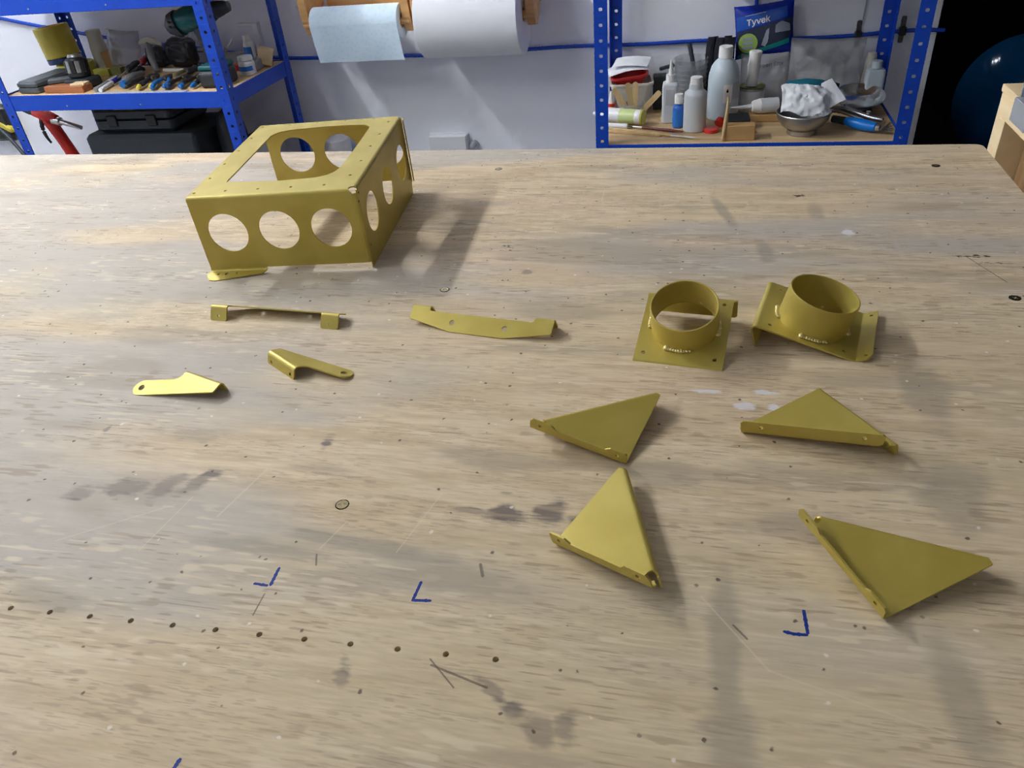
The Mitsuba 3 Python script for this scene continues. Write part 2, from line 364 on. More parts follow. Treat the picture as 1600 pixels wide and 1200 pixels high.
def screw_head(x, y, a):
    head = Manifold.extrude(__import__('manifold3d').CrossSection.circle(.0048, 24), .0012)
    for k in range(2):
        head = head - Manifold.cube([.0058, .0011, .002], True).rotate([0, 0, math.degrees(a) + 90 * k]).translate([0, 0, .0012])
    return mv(head, (x, y, -.0008))
for (x, y, a) in ((-.256, .397, .3), (-.273, .75, .8), (-.298, 1.145, .1), (.33, 1.145, .5), (.323, .766, 1.0)):
    k = add('screw', screw_head(x, y, a), 'brass_screw', kb, label='cross head screw sunk into the plywood')
    add('countersink', mv(ext(circ(0, 0, .0056).difference(circ(0, 0, .0045)), .0002), (x, y, .0)), 'hole_dark', k)
def stroke(*pts, w=.0010):
    g = LineString(pts).buffer(w)
    w2 = np.random.RandomState(len(labels)).uniform(.0, .0005, 4)
    for i, t in enumerate((.15, .4, .65, .9)): g = g.union(LineString(pts).interpolate(t, True).buffer(w + w2[i]))
    return mv(ext(g, .00015), (0, 0, .00002))
for pts in ([(-.2773, .3285), (-.2763, .3132)], [(-.2886, .3127), (-.2788, .3123)], [(-.1695, .3304), (-.1705, .3147), (-.1586, .3160)],
            [(.0838, .3422), (.0846, .3257)], [(.0709, .3245), (.0760, .3236), (.0837, .3240)], [(-.2701, .1857), (-.2708, .1780)]):
    add('pen_mark', stroke(*pts), 'ink_blue', kb, label='blue marker pen stroke')

# ------------------------------------------------------------------ gold sheet metal parts
TH = .0015
def hole(poly, *cs):
    for (x, y, r) in cs: poly = poly.difference(circ(x, y, r, 5 if r < .006 else 16))
    return poly

# box: top, front and right panel folded from one sheet; back panel folded down with a return flange
bq_ex = np.array([.9941, .1079, .0126]); bq_ey = np.array([-.1083, .9935, .0341]); bq_ez = np.array([-.0088, -.0352, .9993])
BO = np.array([-.5888, .7752, .0064])
def boxed(m):
    m = tomesh(m).copy(); M = np.eye(4); M[:3, :3] = np.stack([bq_ex, bq_ey, bq_ez], 1); M[:3, 3] = BO; m.apply_transform(M); return m
L, D, H = .2105, .2588, .0953
R_, q = .0030, math.pi / 2
flat_h = H - R_ - TH          # straight height of a folded panel
arc = R_ * q
WIN = [(.034, .044), (.105, .0385), (.149, .042), (.1625, .048), (.170, .058), (.1735, .074), (.1745, .137), (.1745, .213), (.172, .221), (.165, .227), (.1445, .2305), (.1028, .2314), (.056, .227), (.040, .2205), (.0335, .207)]
win = Polygon(WIN).buffer(-.0035).buffer(.007, quad_segs=6).buffer(-.0035)
e = R_ + TH
topp = sbox(0, e, L - e, D - e)
front = sbox(0, e - arc - flat_h, L - e - .001, e)
foot = Polygon([(0, e - arc - flat_h), (.076, e - arc - flat_h), (.071, e - arc - flat_h - .010), (.012, e - arc - flat_h - .024), (.004, e - arc - flat_h - .022), (-.003, e - arc - flat_h - .012)]).buffer(-.002).buffer(.002)
foot = foot.union(sbox(0, e - arc - flat_h - .004, .074, e - arc - flat_h + .001))
right = sbox(L - e, e + .001, L - e + arc + flat_h, D - e - .002)
back = sbox(0, D - e, L - e - .001, D - e + arc + flat_h)
sheet = shapely.union_all([topp, front, foot, right, back]).difference(win).difference(circ(L - .0045, .0045, .0042, 8))
yb = lambda z: e - arc - (H - R_ - TH - z)         # height z above the panel's lower edge -> flat y of the front panel
for (u, z) in ((.0393, .0482), (.105, .0486), (.1709, .0482)): sheet = sheet.difference(circ(u, yb(z), .0250, 16))
for (v, z) in ((.0471, .0466), (.1292, .0450), (.2125, .0436)): sheet = sheet.difference(circ(L - e + arc + (H - e - z), v, .0245, 16))
for (u, z) in ((.0426, .0482), (.1115, .0490), (.178, .0486)): sheet = sheet.difference(circ(u, D - e + arc + (H - e - z), .0262, 16))
for p in ((.0053, .0142), (.0446, .0166), (.0857, .0169), (.1271, .0171), (.1681, .0181), (.0061, .0599), (.0058, .1074), (.0067, .1537), (.0066, .2012), (.006, .2517 - .004), (.0463, .2505), (.0879, .2510), (.1296, .2520), (.1716, .2525), (.1965, .2343), (.1959, .1848), (.1947, .1398), (.1946, .0897), (.1933, .0434)):
    sheet = sheet.difference(circ(*p, .0018, 5))
for p in ((.012, yb(-.010)), (.023, yb(-.0095)), (.036, yb(-.0085))): sheet = sheet.difference(circ(*p, .0016 if p[0] != .023 else .0024, 4))
fy = e - arc - flat_h
inb = lambda x, y: y < fy + 1e-6
folds = [((0, fy), (0, -1), math.radians(85), 1, .003, None),
         ((0, e), (0, -1), q, -1, R_, lambda x, y: y < e + 1e-6 and x < L - e - 1e-4),
         ((L - e, 0), (1, 0), q, -1, R_, lambda x, y: x > L - e - 1e-6),
         ((0, D - e), (0, 1), q, -1, R_, lambda x, y: y > D - e - 1e-6)]
corner = lathe([(R_, 0), (e, 0), (e, H - .006), (R_, H - .006), (R_, 0)], 32).slice_plane([0, 0, 0], [1, 0, 0]).slice_plane([0, 0, 0], [0, -1, 0])
kbox = thing('duct_box', 'gold open sheet metal box with round cutouts and a framed top opening', 'metal box')
add('body', boxed(mv(bent(sheet, TH, folds), (0, 0, H - TH))), 'gold', kbox, smooth=32)
fl = rrect(.0, .0, .014, H - .004, .003)
fl = hole(fl, (.007, .012, .0016), (.007, .05, .0016), (.007, .085, .0016))
m = mv(ext(fl, TH), (0, 0, 0), rx=q)                         # stands in the xz plane
m = mv(m, (L + .0005, D + .001, .001), rz=math.radians(-72))
corner = join(mv(corner, (L - e, e, 0)), bx(L - e - .004, L - e + .0003, .0003, .0012, .001, H - .0065, .0001), bx(L - .0012, L - .0003, e - .0003, e + .004, .001, H - .0065, .0001))
add('corner_bend', boxed(corner), 'gold', kbox, smooth=40)
add('seam_flange', boxed(m), 'gold', kbox, label='flange of the back panel at the rear corner')
lip = Polygon([(.004, .002), (.004, -.0086), (D - .014, -.0168), (D - .010, .002)])          # return flange under the right panel, extended down to block light underneath
M = np.eye(4); M[:3, :3] = np.array([[0, 0, 1], [1, 0, 0], [0, 1, 0]], float); M[:3, 3] = (L - TH - .0001, 0, 0)
m = ext(hole(lip, (.02, -.003, .0012), (.12, -.005, .0012)), TH); m.apply_transform(M)
add('light_block_flange', boxed(m), 'gold', kbox)
for (v, z) in ((.012, .018), (.010, .0865), (.004, .078)):
    add('rivet_hole', boxed(mv(cyl(.0013, .0004, 10), (L - .0001, v, z), ry=q)), 'hole_dark', kbox)

# four triangular gusset brackets
GA, GB, GH1, GH2 = .0855, .0821, .0141, .0138
def gusset(s):
    r = .0022; a = r * q
    plate = Polygon([(0, 0), (GA, 0), (.004, s * (GB - .002)), (0, s * (GB - .003))])
    leg = Polygon([(0, .001 * s), (0, -s * (GH2 - .0015)), (.0015, -s * GH2), (.014, -s * GH2), (.0185, -s * .0102), (GA * .73, -s * .0102), (GA * .77, -s * GH2), (GA - .003, -s * GH2), (GA - .0005, -s * (GH2 - .003)), (GA - .0005, .001 * s)])
    hyp_d = np.array([-GA, s * GB]); hl = np.linalg.norm(hyp_d); hyp_d /= hl; hn = np.array([-hyp_d[1], hyp_d[0]]) * (-s)
    J = np.array([GA, 0.0]); P_ = lambda t, d: tuple(J + hyp_d * t + hn * d)
    hyp = Polygon([P_(.012, -.003), P_(.009, .003), P_(.007, GH1 - .002), P_(.009, GH1), P_(hl - .006, GH1), P_(hl - .004, GH1 - .002), P_(hl - .004, -.003)])
    sh = shapely.union_all([plate, leg, hyp]).difference(circ(*P_(.0085, -.0005), .0042, 8))
    sh = hole(sh, (.008, -s * .0085, .0018), (GA - .010, -s * .0085, .0018), (*P_(.022, .009), .0018), (*P_(hl - .02, .009), .0018))
    onleg = lambda x, y: s * y < 1e-6
    hp = P_(0, 0)
    def onhyp(x, y): return (np.array([x, y]) - J) @ hn > -1e-6 and s * y > 1e-5
    return bent(sh, TH, [((0, 0), (0, -s), q, 1, r, onleg), (hp, hn, q, -1, r, onhyp)])
GUS = [(-1, [-.0395, .4716, .0008, .1986, -.2743, 2.8491], 'gold triangular bracket left of the other three, tip pointing right'),
       (1, [.1135, .5687, .0146, 2.9043, -1.5148, .1143], 'gold triangular bracket with its long plain flange facing the front, near the white paint dabs'),
       (1, [-.0815, .3798, .0008, .1229, -.2023, -.5188], 'gold triangular bracket with its tip pointing to the back, nearest the middle of the bench'),
       (-1, [.1329, .3432, .0008, .073, -.274, 2.1201], 'gold triangular bracket nearest the front right, tip pointing right')]
for s, qv, lb in GUS:
    add('gusset_bracket', posed(gusset(s), qv), 'gold', smooth=32, label=lb, cat='bracket', group='triangular gusset brackets')

# two duct flanges with a welded tube
def weld(a0, a1, r, n, big=True, seed=0):
    rs = np.random.RandomState(seed); ms = []
    for i in range(n):
        a = a0 + (a1 - a0) * i / max(n - 1, 1)
        m = trimesh.creation.icosphere(subdivisions=2, radius=.0021 * (1.45 if big and i == 0 else rs.uniform(.85, 1.1)))
        m.apply_scale([1.1, .88 if i else 1.0, .80])
        ms.append(mv(m, ((r + .0011) * math.cos(a), (r + .0011) * math.sin(a), .0013), rz=a))
    return join(*ms)
def duct(qv, w, d, r, h, cu, cv, kind, label):
    k = thing('duct_flange', label, 'duct flange', 'duct flanges with welded tube')
    rb = .003
    if kind == 0:        # flange folded down along the rear edge, narrow lip in front
        hd = .0235
        pl = sbox(0, 0, w, d - rb).union(rrect(-.001, d - rb - .001, w + .0035, d - rb + rb * q + hd, .004))
        pl = pl.union(sbox(0, -.003, w, .001))
        pl = hole(pl, (cu, cv, r - .002), (.0084, .0084, .0019), (w - .0084, .0084, .0019), (w - .0084, d - .0084, .0019), (.0084, d - .0084, .0019))
        fo = [((0, d - rb), (0, 1), q, -1, rb, lambda x, y: y > d - rb - 1e-6), ((0, 0), (0, -1), math.radians(50), -1, .0015, lambda x, y: y < 1e-6)]
    else:                # flange folded down (and in) on the left, lip bent up on the right
        hd, al, be = .0225, .62, .52
        th = q + be
        ls = .0150
        pl = sbox(0, 0, w, d).union(sbox(-rb * th - hd, .0, .001, d))
        pl = pl.union(Polygon([(w - .001, 0), (w, 0), (w + ls * .72, .0015), (w + ls, .0085), (w + ls, d), (w - .001, d)]))
        pl = hole(pl, (cu, cv, r - .002), (.0105, .0105, .0019), (.0105, d - .0105, .0019), (w - .0105, .0105, .0019), (w - .0105, d - .0105, .0019), (w + .009, .0085, .0016), (w + .009, d - .008, .0016))
        fo = [((0, 0), (-1, 0), th, -1, rb, lambda x, y: x < 1e-6), ((w, 0), (1, 0), al, 1, rb, lambda x, y: x > w - 1e-6)]
    add('plate', posed(mv(bent(pl, TH, fo), (0, 0, -TH)), qv), 'gold', k, smooth=32)
    t = lathe([(r - .0016, -TH), (r, -TH), (r, h - .0003), (r - .0003, h), (r - .0013, h), (r - .0016, h - .0003), (r - .0016, -TH)], 72)
    add('tube', posed(mv(t, (cu, cv, 0)), qv), 'gold', k, smooth=40)
    rot0 = qv[6] if len(qv) > 6 else 0
    for i, (a0, n) in enumerate(((rot0, 10), (rot0 - 1.45, 7), (rot0 + math.pi, 8), (rot0 + 1.7, 7))):
        add('weld_bead', posed(mv(weld(a0, a0 + .068 * n, r, n, seed=i + 3), (cu, cv, 0)), qv), 'gold_weld', k, smooth=True, label='rippled weld bead at the foot of the tube' if i == 0 else None)
duct([-.0469, .6222, .0018, .343, -.025, -.126, -1.95], .0839, .0855, .0322, .0292, .0418, .0469, 0, 'gold square duct flange with a round tube standing flat, left of the pair')
duct([.0671, .6547, .0228, .0265, .2419, -.2134, -1.75], .0918, .0913, .0331, .0332, .0469, .042, 1, 'gold square duct flange with a round tube tilted to the right, right of the pair')

# two long strips with end tabs
SL, HE, HM, TW, TB, U1, HU, HV = .1608, .0168, .0275, .0209, .0174, .0507, .0506, .0166
def strip():
    r = .0022; a = r * q; nd = .0056
    pl = Polygon([(0, -r), (0, -HE), (U1, -HM), (SL - U1, -HM), (SL, -HE), (SL, -r)]).buffer(-.002).buffer(.002, quad_segs=4)
    pl = pl.union(Polygon([(0, -r - .003), (0, 0), (SL, 0), (SL, -r - .003)])).difference(rrect(TW, -nd, SL - TW, .05, .003))
    for x0 in (0, SL - TW):
        pl = pl.union(sbox(x0, -r - .002, x0 + TW, .004)).union(rrect(x0, -.002, x0 + TW, -r + a + TB - r, .0035))
        pl = hole(pl, (x0 + TW / 2, -r + a + TB * .52, .0014))
    pl = hole(pl, (HU, -HV, .0030), (SL - HU, -HV, .0030))
    return mv(bent(pl, TH, [((0, -r), (0, 1), q, -1, r, lambda x, y: y > -r - 1e-6)]), (0, 0, -TH))
SM = strip()
add('tabbed_strip', posed(SM, [-.3662, .6647, .0145, .0296, .856, 2.9635]), 'gold', smooth=32, label='gold metal strip standing on its two end tabs in front of the box', cat='bracket', group='tabbed strips')
add('tabbed_strip', posed(SM, [-.2883, .6884, .0152, .5585, -.0453, -.1439]), 'gold', smooth=32, label='gold metal strip lying on its curved edge, two holes facing the front', cat='bracket', group='tabbed strips')

# two lever brackets
def lever():
    lb, tu, tv, ra, hf, c = .0498, -.034, -.0334, .0093, .0124, -.0126
    r = .0028; a = r * q
    tip = np.array([tu, tv])
    def tangent(P, side):
        d = tip - P; l = np.linalg.norm(d); al = math.asin(ra / l); ang = math.atan2(d[1], d[0]) + side * al
        return P + math.sqrt(l * l - ra * ra) * np.array([math.cos(ang), math.sin(ang)])
    far = np.array([lb, c]); t1 = tangent(far, 1)
    if (t1 - tip)[1] > 0: t1 = tangent(far, -1)
    dv = (t1 - far) / np.linalg.norm(t1 - far); nr = tip - t1; t2 = tip + nr                # the near edge runs parallel to the far edge
    near = t2 - dv * .036
    arm = Polygon([tuple(far), tuple(t1), tuple(t2), tuple(near), tuple((far + near) / 2)]).union(circ(*tip, ra, 12))
    base = Polygon([(0, -r), (lb, -r), tuple(far), tuple(t1 * .55 + far * .45), tuple(near * .6 + t2 * .4), tuple(near), (.0, -.007)])
    pl = shapely.union_all([arm, base]).buffer(.004, join_style=2).buffer(-.004)
    pl = pl.union(Polygon([(0, -r), (lb, -r), (lb, -r - .003), (0, -r - .003)]))
    pl = pl.union(sbox(0, -r - .001, lb, -r + a)).union(rrect(0, -r, lb, -r + a + hf - r, .0025))
    pl = hole(pl, (*tip, .0032), (.007, -r + a + .0055, .0018), (lb - .007, -r + a + .0055, .0018))
    return mv(bent(pl, TH, [((0, -r), (0, 1), q, -1, r, lambda x, y: y > -r - 1e-6)]), (0, 0, -TH))
LM = lever()
add('lever_bracket', posed(LM, [-.4817, .5463, .0128, .2946, -.0448, -.3222]), 'gold', smooth=32, label='small gold lever bracket with its rounded end pointing left', cat='bracket', group='lever brackets')
add('lever_bracket', posed(LM, [-.371, .5625, .0126, .1098, .3691, 2.5475]), 'gold', smooth=32, label='small gold lever bracket with its rounded end pointing right', cat='bracket', group='lever brackets')

# ------------------------------------------------------------------ blue boltless shelving
def shelf_unit(label, loc, rz, W, D, boards, zlo=F0, zhi=1.0):
    k = thing('shelf_unit', label, 'shelving')
    w, t, Hh = .036, .0018, zhi - zlo
    pitch = .0385
    z_ = np.arange(pitch / 2, Hh, pitch)
    leaf = sbox(0, 0, w, Hh)
    leaf = leaf.difference(shapely.union_all([rrect(w * .5 - .0050, z - .0042, w * .5 + .0050, z + .0042, .003, 2) for z in z_]))
    plate_ = mv(ext(leaf, t), rx=q)                                  # in the xz plane, thickness towards -y
    dash = join(*[bx(w * .32, w * .78, -t - .0007, -t + .0002, z + pitch / 2 - .0016, z + pitch / 2 + .0016, .0004) for z in z_[:-1]])
    face = mv(join(plate_, dash), (0, t, 0))                         # front face at y = 0, outward -y
    side = mv(join(plate_, dash), (0, 0, 0), rz=-q)                  # facing -x ... runs towards -y
    side = mv(side, (t, w, 0))
    post = join(face, side)                                          # L profile, outer corner at the origin
    flipx = lambda m: trimesh.Trimesh(m.vertices * [-1, 1, 1], m.faces[:, ::-1], process=False)
    flipy = lambda m: trimesh.Trimesh(m.vertices * [1, -1, 1], m.faces[:, ::-1], process=False)
    for (x, y, m) in ((0, 0, post), (W, 0, flipx(post)), (0, D, flipy(post)), (W, D, flipx(flipy(post)))):
        add('post', mv(mv(m, (x, y, zlo)), loc, rz), 'blue_paint', k, label='perforated blue upright')
    hb = .047
    for z in boards:
        for (y0, y1) in ((.002, .006), (D - .006, D - .002)):
            s = 1 if y0 < .1 else -1; yc = y0 if s > 0 else y1
            prof = join(bx(.004, W - .004, y0, y1, z - hb + .004, z + .0035, .001), bx(.006, W - .006, min(yc, yc + s * .022), max(yc, yc + s * .022), z - hb + .002, z - hb + .006, .001), bx(.006, W - .006, min(yc, yc + s * .022), max(yc, yc + s * .022), z - .017, z - .0135, .001))
            add('beam', mv(prof, loc, rz), 'blue_paint', k)
        for (x0, x1) in ((.002, .006), (W - .006, W - .002)):
            add('beam', mv(bx(x0, x1, .006, D - .006, z - hb + .004, z + .0035, .001), loc, rz), 'blue_paint', k)
        add('board', mv(bx(.0075, W - .0075, .0075, D - .0075, z - .0125, z, .001), loc, rz), 'chipboard', k, label='chipboard shelf')
        for x in (.25, W * .62): add('rivet', mv(mv(cyl(.0026, .001, 12), (x, .002, z - .030), rx=q), loc, rz), 'steel', k)
    return k
ZL, ZR = -.1256, -.318
LW, LYAW = .850, -.030
LO = np.array([-1.379 - LW * math.cos(LYAW), 2.160 - LW * math.sin(LYAW), 0])
shelf_unit('blue steel shelving loaded with pliers, drill and tape, at the left', tuple(LO), LYAW, LW, .400, [ZL, .1590, .55, -.52])
shelf_unit('blue steel shelving with bottles, bags and bowls, at the right', (-.277, 2.20, 0), 0.0, .828, .420, [ZR, .30, .70, -.80])

ZL += .0006; ZR += .0006          # things rest a hair above the boards
# wall air line, clips, socket, paper rolls
AL = [(-2.90, .12), (-2.55, .045), (-2.40, .012), (-2.27, -.013), (-2.08, -.048), (-1.94, -.068), (-1.755, -.092), (-1.435, -.136), (-1.29, -.141), (-.99, -.145), (-.83, -.148), (-.545, -.141), (-.332, -.138), (-.188, -.140), (.002, -.137), (.455, -.140), (.588, -.133), (.70, -.136)]
add('air_line', tubepath([(x, WY - .010, z) for x, z in AL], .0060, 10), 'hose_blue', smooth=True, label='thin blue air line running along the white wall', cat='air line')
add('air_drop', tubepath([(.160, WY - .010, -.120), (.160, WY - .010, .1), (.161, WY - .010, .60)], .0055, 10), 'hose_blue', smooth=True, label='blue air line rising up the wall behind the blue printed bag', cat='air line')
def clip(x, z, label):
    k = thing('hose_clip', label, 'clip', 'hose clips on the wall')
    add('saddle', bx(x - .010, x + .010, WY - .019, WY - .0001, z - .012, z + .012, .003), 'black_plastic', k)
    add('tab', bx(x - .007, x + .007, WY - .007, WY - .0001, z + .011, z + .040, .002), 'dark_steel', k)
    add('tab', bx(x - .007, x + .007, WY - .007, WY - .0001, z - .034, z - .011, .002), 'dark_steel', k)
clip(-1.437, -.136, 'black clip holding the air line behind the left shelving')
clip(.463, -.140, 'black clip on the air line above the foam tube')
clip(.585, -.133, 'black clip on the air line between the right posts')
k = thing('double_socket', 'white double wall socket low on the white wall', 'socket')
add('plate', bx(-.936, -.790, WY - .010, WY - .0001, -.500, -.412, .003), 'socket_white', k)
for x in (-.925, -.842):
    add('rocker', bx(x + .013, x + .027, WY - .014, WY - .0095, -.437, -.420, .001), 'white_cap', k)
    for dx in (.012, .026): add('pin_slot', bx(x + dx, x + dx + .004, WY - .0106, WY - .0099, -.470, -.464, .0002), 'hole_dark', k)
add('back_box', bx(-.933, -.793, WY - .034, WY - .010, -.497, -.415, .003), 'socket_white', k)
k = thing('wall_plug', 'small grey spur beside the wall socket', 'plug')
add('cover', mv(lathe([(0, 0), (.016, 0), (.016, .01), (.010, .03), (0, .032)], 24), (-.772, WY - .001, -.455), rx=q, s=(1, 1, 1)), 'zinc', k)

kr = thing('roll_holder', 'pine wall rack carrying two paper rolls', 'roll holder')
RY = 2.520; RZ = -.013
add('back_board', bx(-1.225, -.500, WY - .022, WY - .0001, .0, .13, .003), 'pine', kr)
def arm_(x0, z):
    pts = [(0, .13), (-.105, .13), (-.135, .105), (-.142, .055), (-.135, .0), (-.112, -.045), (-.080, -.050), (0, .035)]
    m = ext(Polygon(pts).buffer(-.002).buffer(.002, quad_segs=3), .026)              # in xy: (depth, height)
    M = np.eye(4); M[:3, :3] = np.array([[0, 0, 1], [1, 0, 0], [0, 1, 0]], float); M[:3, 3] = (x0, WY - .020, z)
    m.apply_transform(M); return m
for x0 in (-1.262, -.918, -.885, -.522): add('bracket_arm', arm_(x0, 0.0), 'pine', kr)
add('dowel', rod((-1.262, RY, RZ), (-.90, RY, RZ), .011, n=20), 'pine', kr)
add('dowel', rod((-.885, RY, RZ), (-.498, RY, RZ), .011, n=20), 'pine', kr)
def roll(name, x0, x1, r, mat, label, drop):
    k = thing(name, label, 'paper roll')
    add('roll', along(lathe([(.021, 0), (r - .001, 0), (r, .001), (r, x1 - x0 - .001), (r - .001, x1 - x0), (.021, x1 - x0), (.021, 0)], 64), (x0, RY, RZ), (x1, RY, RZ)), mat, k, smooth=35)
    add('core', along(lathe([(.0135, .001), (.0205, .001), (.0205, x1 - x0 - .001), (.0135, x1 - x0 - .001), (.0135, .001)], 32), (x0, RY, RZ), (x1, RY, RZ)), 'card', k, smooth=35)
    if drop:
        n, mm = 24, 16
        s = np.linspace(0, 1, n); xs = np.linspace(x0 + .001, x1 - .001, mm)
        V, F = [], []
        for lay in (0, .0007):
            for a in s:
                y = RY - r + .0002 - lay + .012 * a * a; z = RZ + .004 - a * drop
                for x in xs: V.append((x + .006 * a, y + .0012 * math.sin(x * 40 + a * 4) * a, z))
        for b in range(2):
            for i in range(n - 1):
                for j in range(mm - 1):
                    p = b * n * mm + i * mm + j; f = [(p, p + 1, p + mm + 1), (p, p + mm + 1, p + mm)]
                    F += f if b else [g[::-1] for g in f]
        rim = [i * mm for i in range(n)] + [(n - 1) * mm + j for j in range(1, mm)] + [i * mm + mm - 1 for i in range(n - 2, -1, -1)] + [j for j in range(mm - 2, 0, -1)]
        for a, b in zip(rim, rim[1:] + rim[:1]): F += [(a, b, b + n * mm), (a, b + n * mm, a + n * mm)]
        add('loose_sheet', trimesh.Trimesh(np.array(V), np.array(F), process=False), mat, k, smooth=40)
roll('blue_paper_roll', -1.222, -.926, .052, 'blue_paper', 'blue paper towel roll with a loose sheet hanging down, left of the two rolls', .112)
roll('white_paper_roll', -.852, -.532, .113, 'white_paper', 'thick white paper roll, right of the two rolls', 0)

# ------------------------------------------------------------------ things on the right shelf
def bottle(name, label, x, y, z, prof, mat, cap, capmat='white_cap', cat='bottle', group=None, square=None, nozzle=None, lean=0.0, rz=0.0):
    k = thing(name, label, cat, group)
    def fin(m): return mv(m, (x, y, z), rz=rz, rx=lean)
    if square:
        r0 = max(p[0] for p in prof); mm = lathe(prof, 48)
        V = mm.vertices.copy(); a = np.arctan2(V[:, 1], V[:, 0]); rr = np.hypot(V[:, 0], V[:, 1])
        f = 1 / np.maximum(np.abs(np.cos(a)), np.abs(np.sin(a))); t = np.clip((rr / r0 - .55) / .3, 0, 1)
        s_ = 1 + (np.minimum(f, 1.28) - 1) * t
        V[:, 0] *= s_ * square[0]; V[:, 1] *= s_ * square[1]; mm.vertices = V
    else: mm = lathe(prof, 40)
    add('body', fin(mm), mat, k, smooth=40)
    r, h0, h1 = cap
    n = 36; cp = lathe([(0, h0), (r, h0), (r * 1.0, h0 + .001), (r * .97, h1 - .001), (r * .92, h1), (0, h1)], n)
    add('cap', fin(cp), capmat, k, smooth=35)
    if nozzle: add('nozzle', fin(lathe([(0, h1), (nozzle[0], h1), (nozzle[0] * .3, h1 + nozzle[1]), (0, h1 + nozzle[1])], 20)), capmat, k, smooth=35)
    return k
def shoulder(r, h, rn, hs=.02, hn=.012):
    """bottle profile: body radius r, shoulder from h - hs to h, neck radius rn"""
    p = [(0, 0), (r - .004, 0), (r - .001, .0015), (r, .005), (r, h - hs)]
    for a in np.linspace(0, 1, 7)[1:]: p.append((rn + (r - rn) * math.cos(a * q) ** .8 if a < 1 else rn, h - hs + hs * math.sin(a * q)))
    return p + [(rn, h + hn), (0, h + hn)]
kk = bottle('squeeze_bottle', 'square translucent squeeze bottle with a white pointed nozzle', -.079, 2.425, ZR, shoulder(.026, .118, .011, .010), 'hdpe', (.0145, .118, .138), square=(.90, .90), nozzle=(.0075, .040))
add('scale', mv(bx(-.012, .012, -.0006, .0002, .055, .10, .0002), (-.079, 2.425 - .0242, ZR)), 'label_grey', kk)
kk = bottle('dropper_bottle', 'small bottle of blue liquid with a white cap', -.052, 2.368, ZR, shoulder(.0165, .064, .009, .010), 'liquid_blue', (.0125, .070, .096))
add('label', mv(lathe([(.0167, .008), (.0168, .050)], 40).slice_plane([0, 0, 0], [0, -1, 0]), (-.052, 2.368, ZR)), 'label_blue', kk)
bottle('round_bottle', 'round white plastic bottle with a ribbed neck and white cap', -.004, 2.338, ZR, [(0, 0), (.030, 0), (.0325, .003), (.0325, .100), (.031, .108), (.024, .114), (.020, .118), (.019, .132), (0, .132)], 'hdpe', (.0175, .128, .150))
kk = bottle('tall_bottle', 'large translucent round shouldered bottle with white cap and hazard label', .075, 2.455, ZR, [(0, 0), (.042, 0), (.0455, .004), (.0455, .110), (.044, .130), (.038, .150), (.029, .163), (.020, .171), (.018, .190), (0, .190)], 'hdpe_blue', (.0205, .174, .204))
def label_patch(r, a0, a1, z0, z1, n=14):
    a = np.linspace(a0, a1, n); V = []; F = []
    for rr in (r, r + .0004):
        for z in (z0, z1):
            V += [(rr * math.sin(t), -rr * math.cos(t), z) for t in a]
    for i in range(n - 1):
        F += [(2 * n + i, 2 * n + i + 1, 3 * n + i + 1), (2 * n + i, 3 * n + i + 1, 3 * n + i), (i, n + i + 1, i + 1), (i, n + i, n + i + 1), (n + i, 3 * n + i, 3 * n + i + 1), (n + i, 3 * n + i + 1, n + i + 1), (i, i + 1, 2 * n + i + 1), (i, 2 * n + i + 1, 2 * n + i)]
    for b in (0, n - 1): F += [(b, n + b, 3 * n + b), (b, 3 * n + b, 2 * n + b)] if b else [(b, 3 * n + b, n + b), (b, 2 * n + b, 3 * n + b)]
    return trimesh.Trimesh(np.array(V), np.array(F), process=False)
add('label', mv(label_patch(.0456, .0, .55, .055, .106), (.075, 2.455, ZR)), 'label_white', kk)
add('label', mv(label_patch(.0456, .60, 1.25, .062, .110), (.075, 2.455, ZR)), 'label_grey', kk)
fla = Polygon([(0, .012), (-.003, .006), (-.0035, .002), (0, 0), (.0035, .002), (.003, .006), (.0012, .0075)])
add('hazard_mark', mv(mv(ext(fla, .0006), rx=q), (.075 + .0456 * math.sin(.25), 2.455 - .0462 * math.cos(.25), ZR + .084), rz=.25), 'hole_dark', kk)

# tub with trays
k = thing('plastic_tub', 'cream plastic tub with an open flared rim, holding a red tray', 'tub')
def tapered(w0, d0, w1, d1, h, t, rim=.006, r=.02):
    outs = []
    def ring(w, d, z, o=0): return np.c_[np.array(rrect(-w / 2 - o, -d / 2 - o, w / 2 + o, d / 2 + o, r, 6).exterior.coords)[:-1], np.full(len(np.array(rrect(-1, -1, 1, 1, r, 6).exterior.coords)) - 1, z)]
    rs = [ring(w0, d0, 0), ring(w1, d1, h - rim), ring(w1, d1, h - rim, .004), ring(w1, d1, h, .004), ring(w1, d1, h, -t), ring(w0, d0, t, -t)]
    n = len(rs[0]); V = np.vstack(rs + [[[0, 0, 0]], [[0, 0, t]]]); F = []
    for i in range(len(rs) - 1):
        for j in range(n):
            a, b = i * n + j, i * n + (j + 1) % n; F += [(a, b, b + n), (a, b + n, a + n)]
    for j in range(n): F += [(len(V) - 2, (j + 1) % n, j), (len(V) - 1, 5 * n + j, 5 * n + (j + 1) % n)]
    return trimesh.Trimesh(V, np.array(F), process=False)
add('body', mv(tapered(.095, .095, .128, .110, .098, .0025), (-.205, 2.538, ZR), rz=.12), 'tub_plastic', k, smooth=35)
add('red_tray', mv(tapered(.075, .07, .108, .090, .030, .002), (-.208, 2.536, ZR + .088), rz=.12, ry=-.10), 'red_plastic', smooth=35, label='red plastic tray wedged in the cream tub', cat='tray')
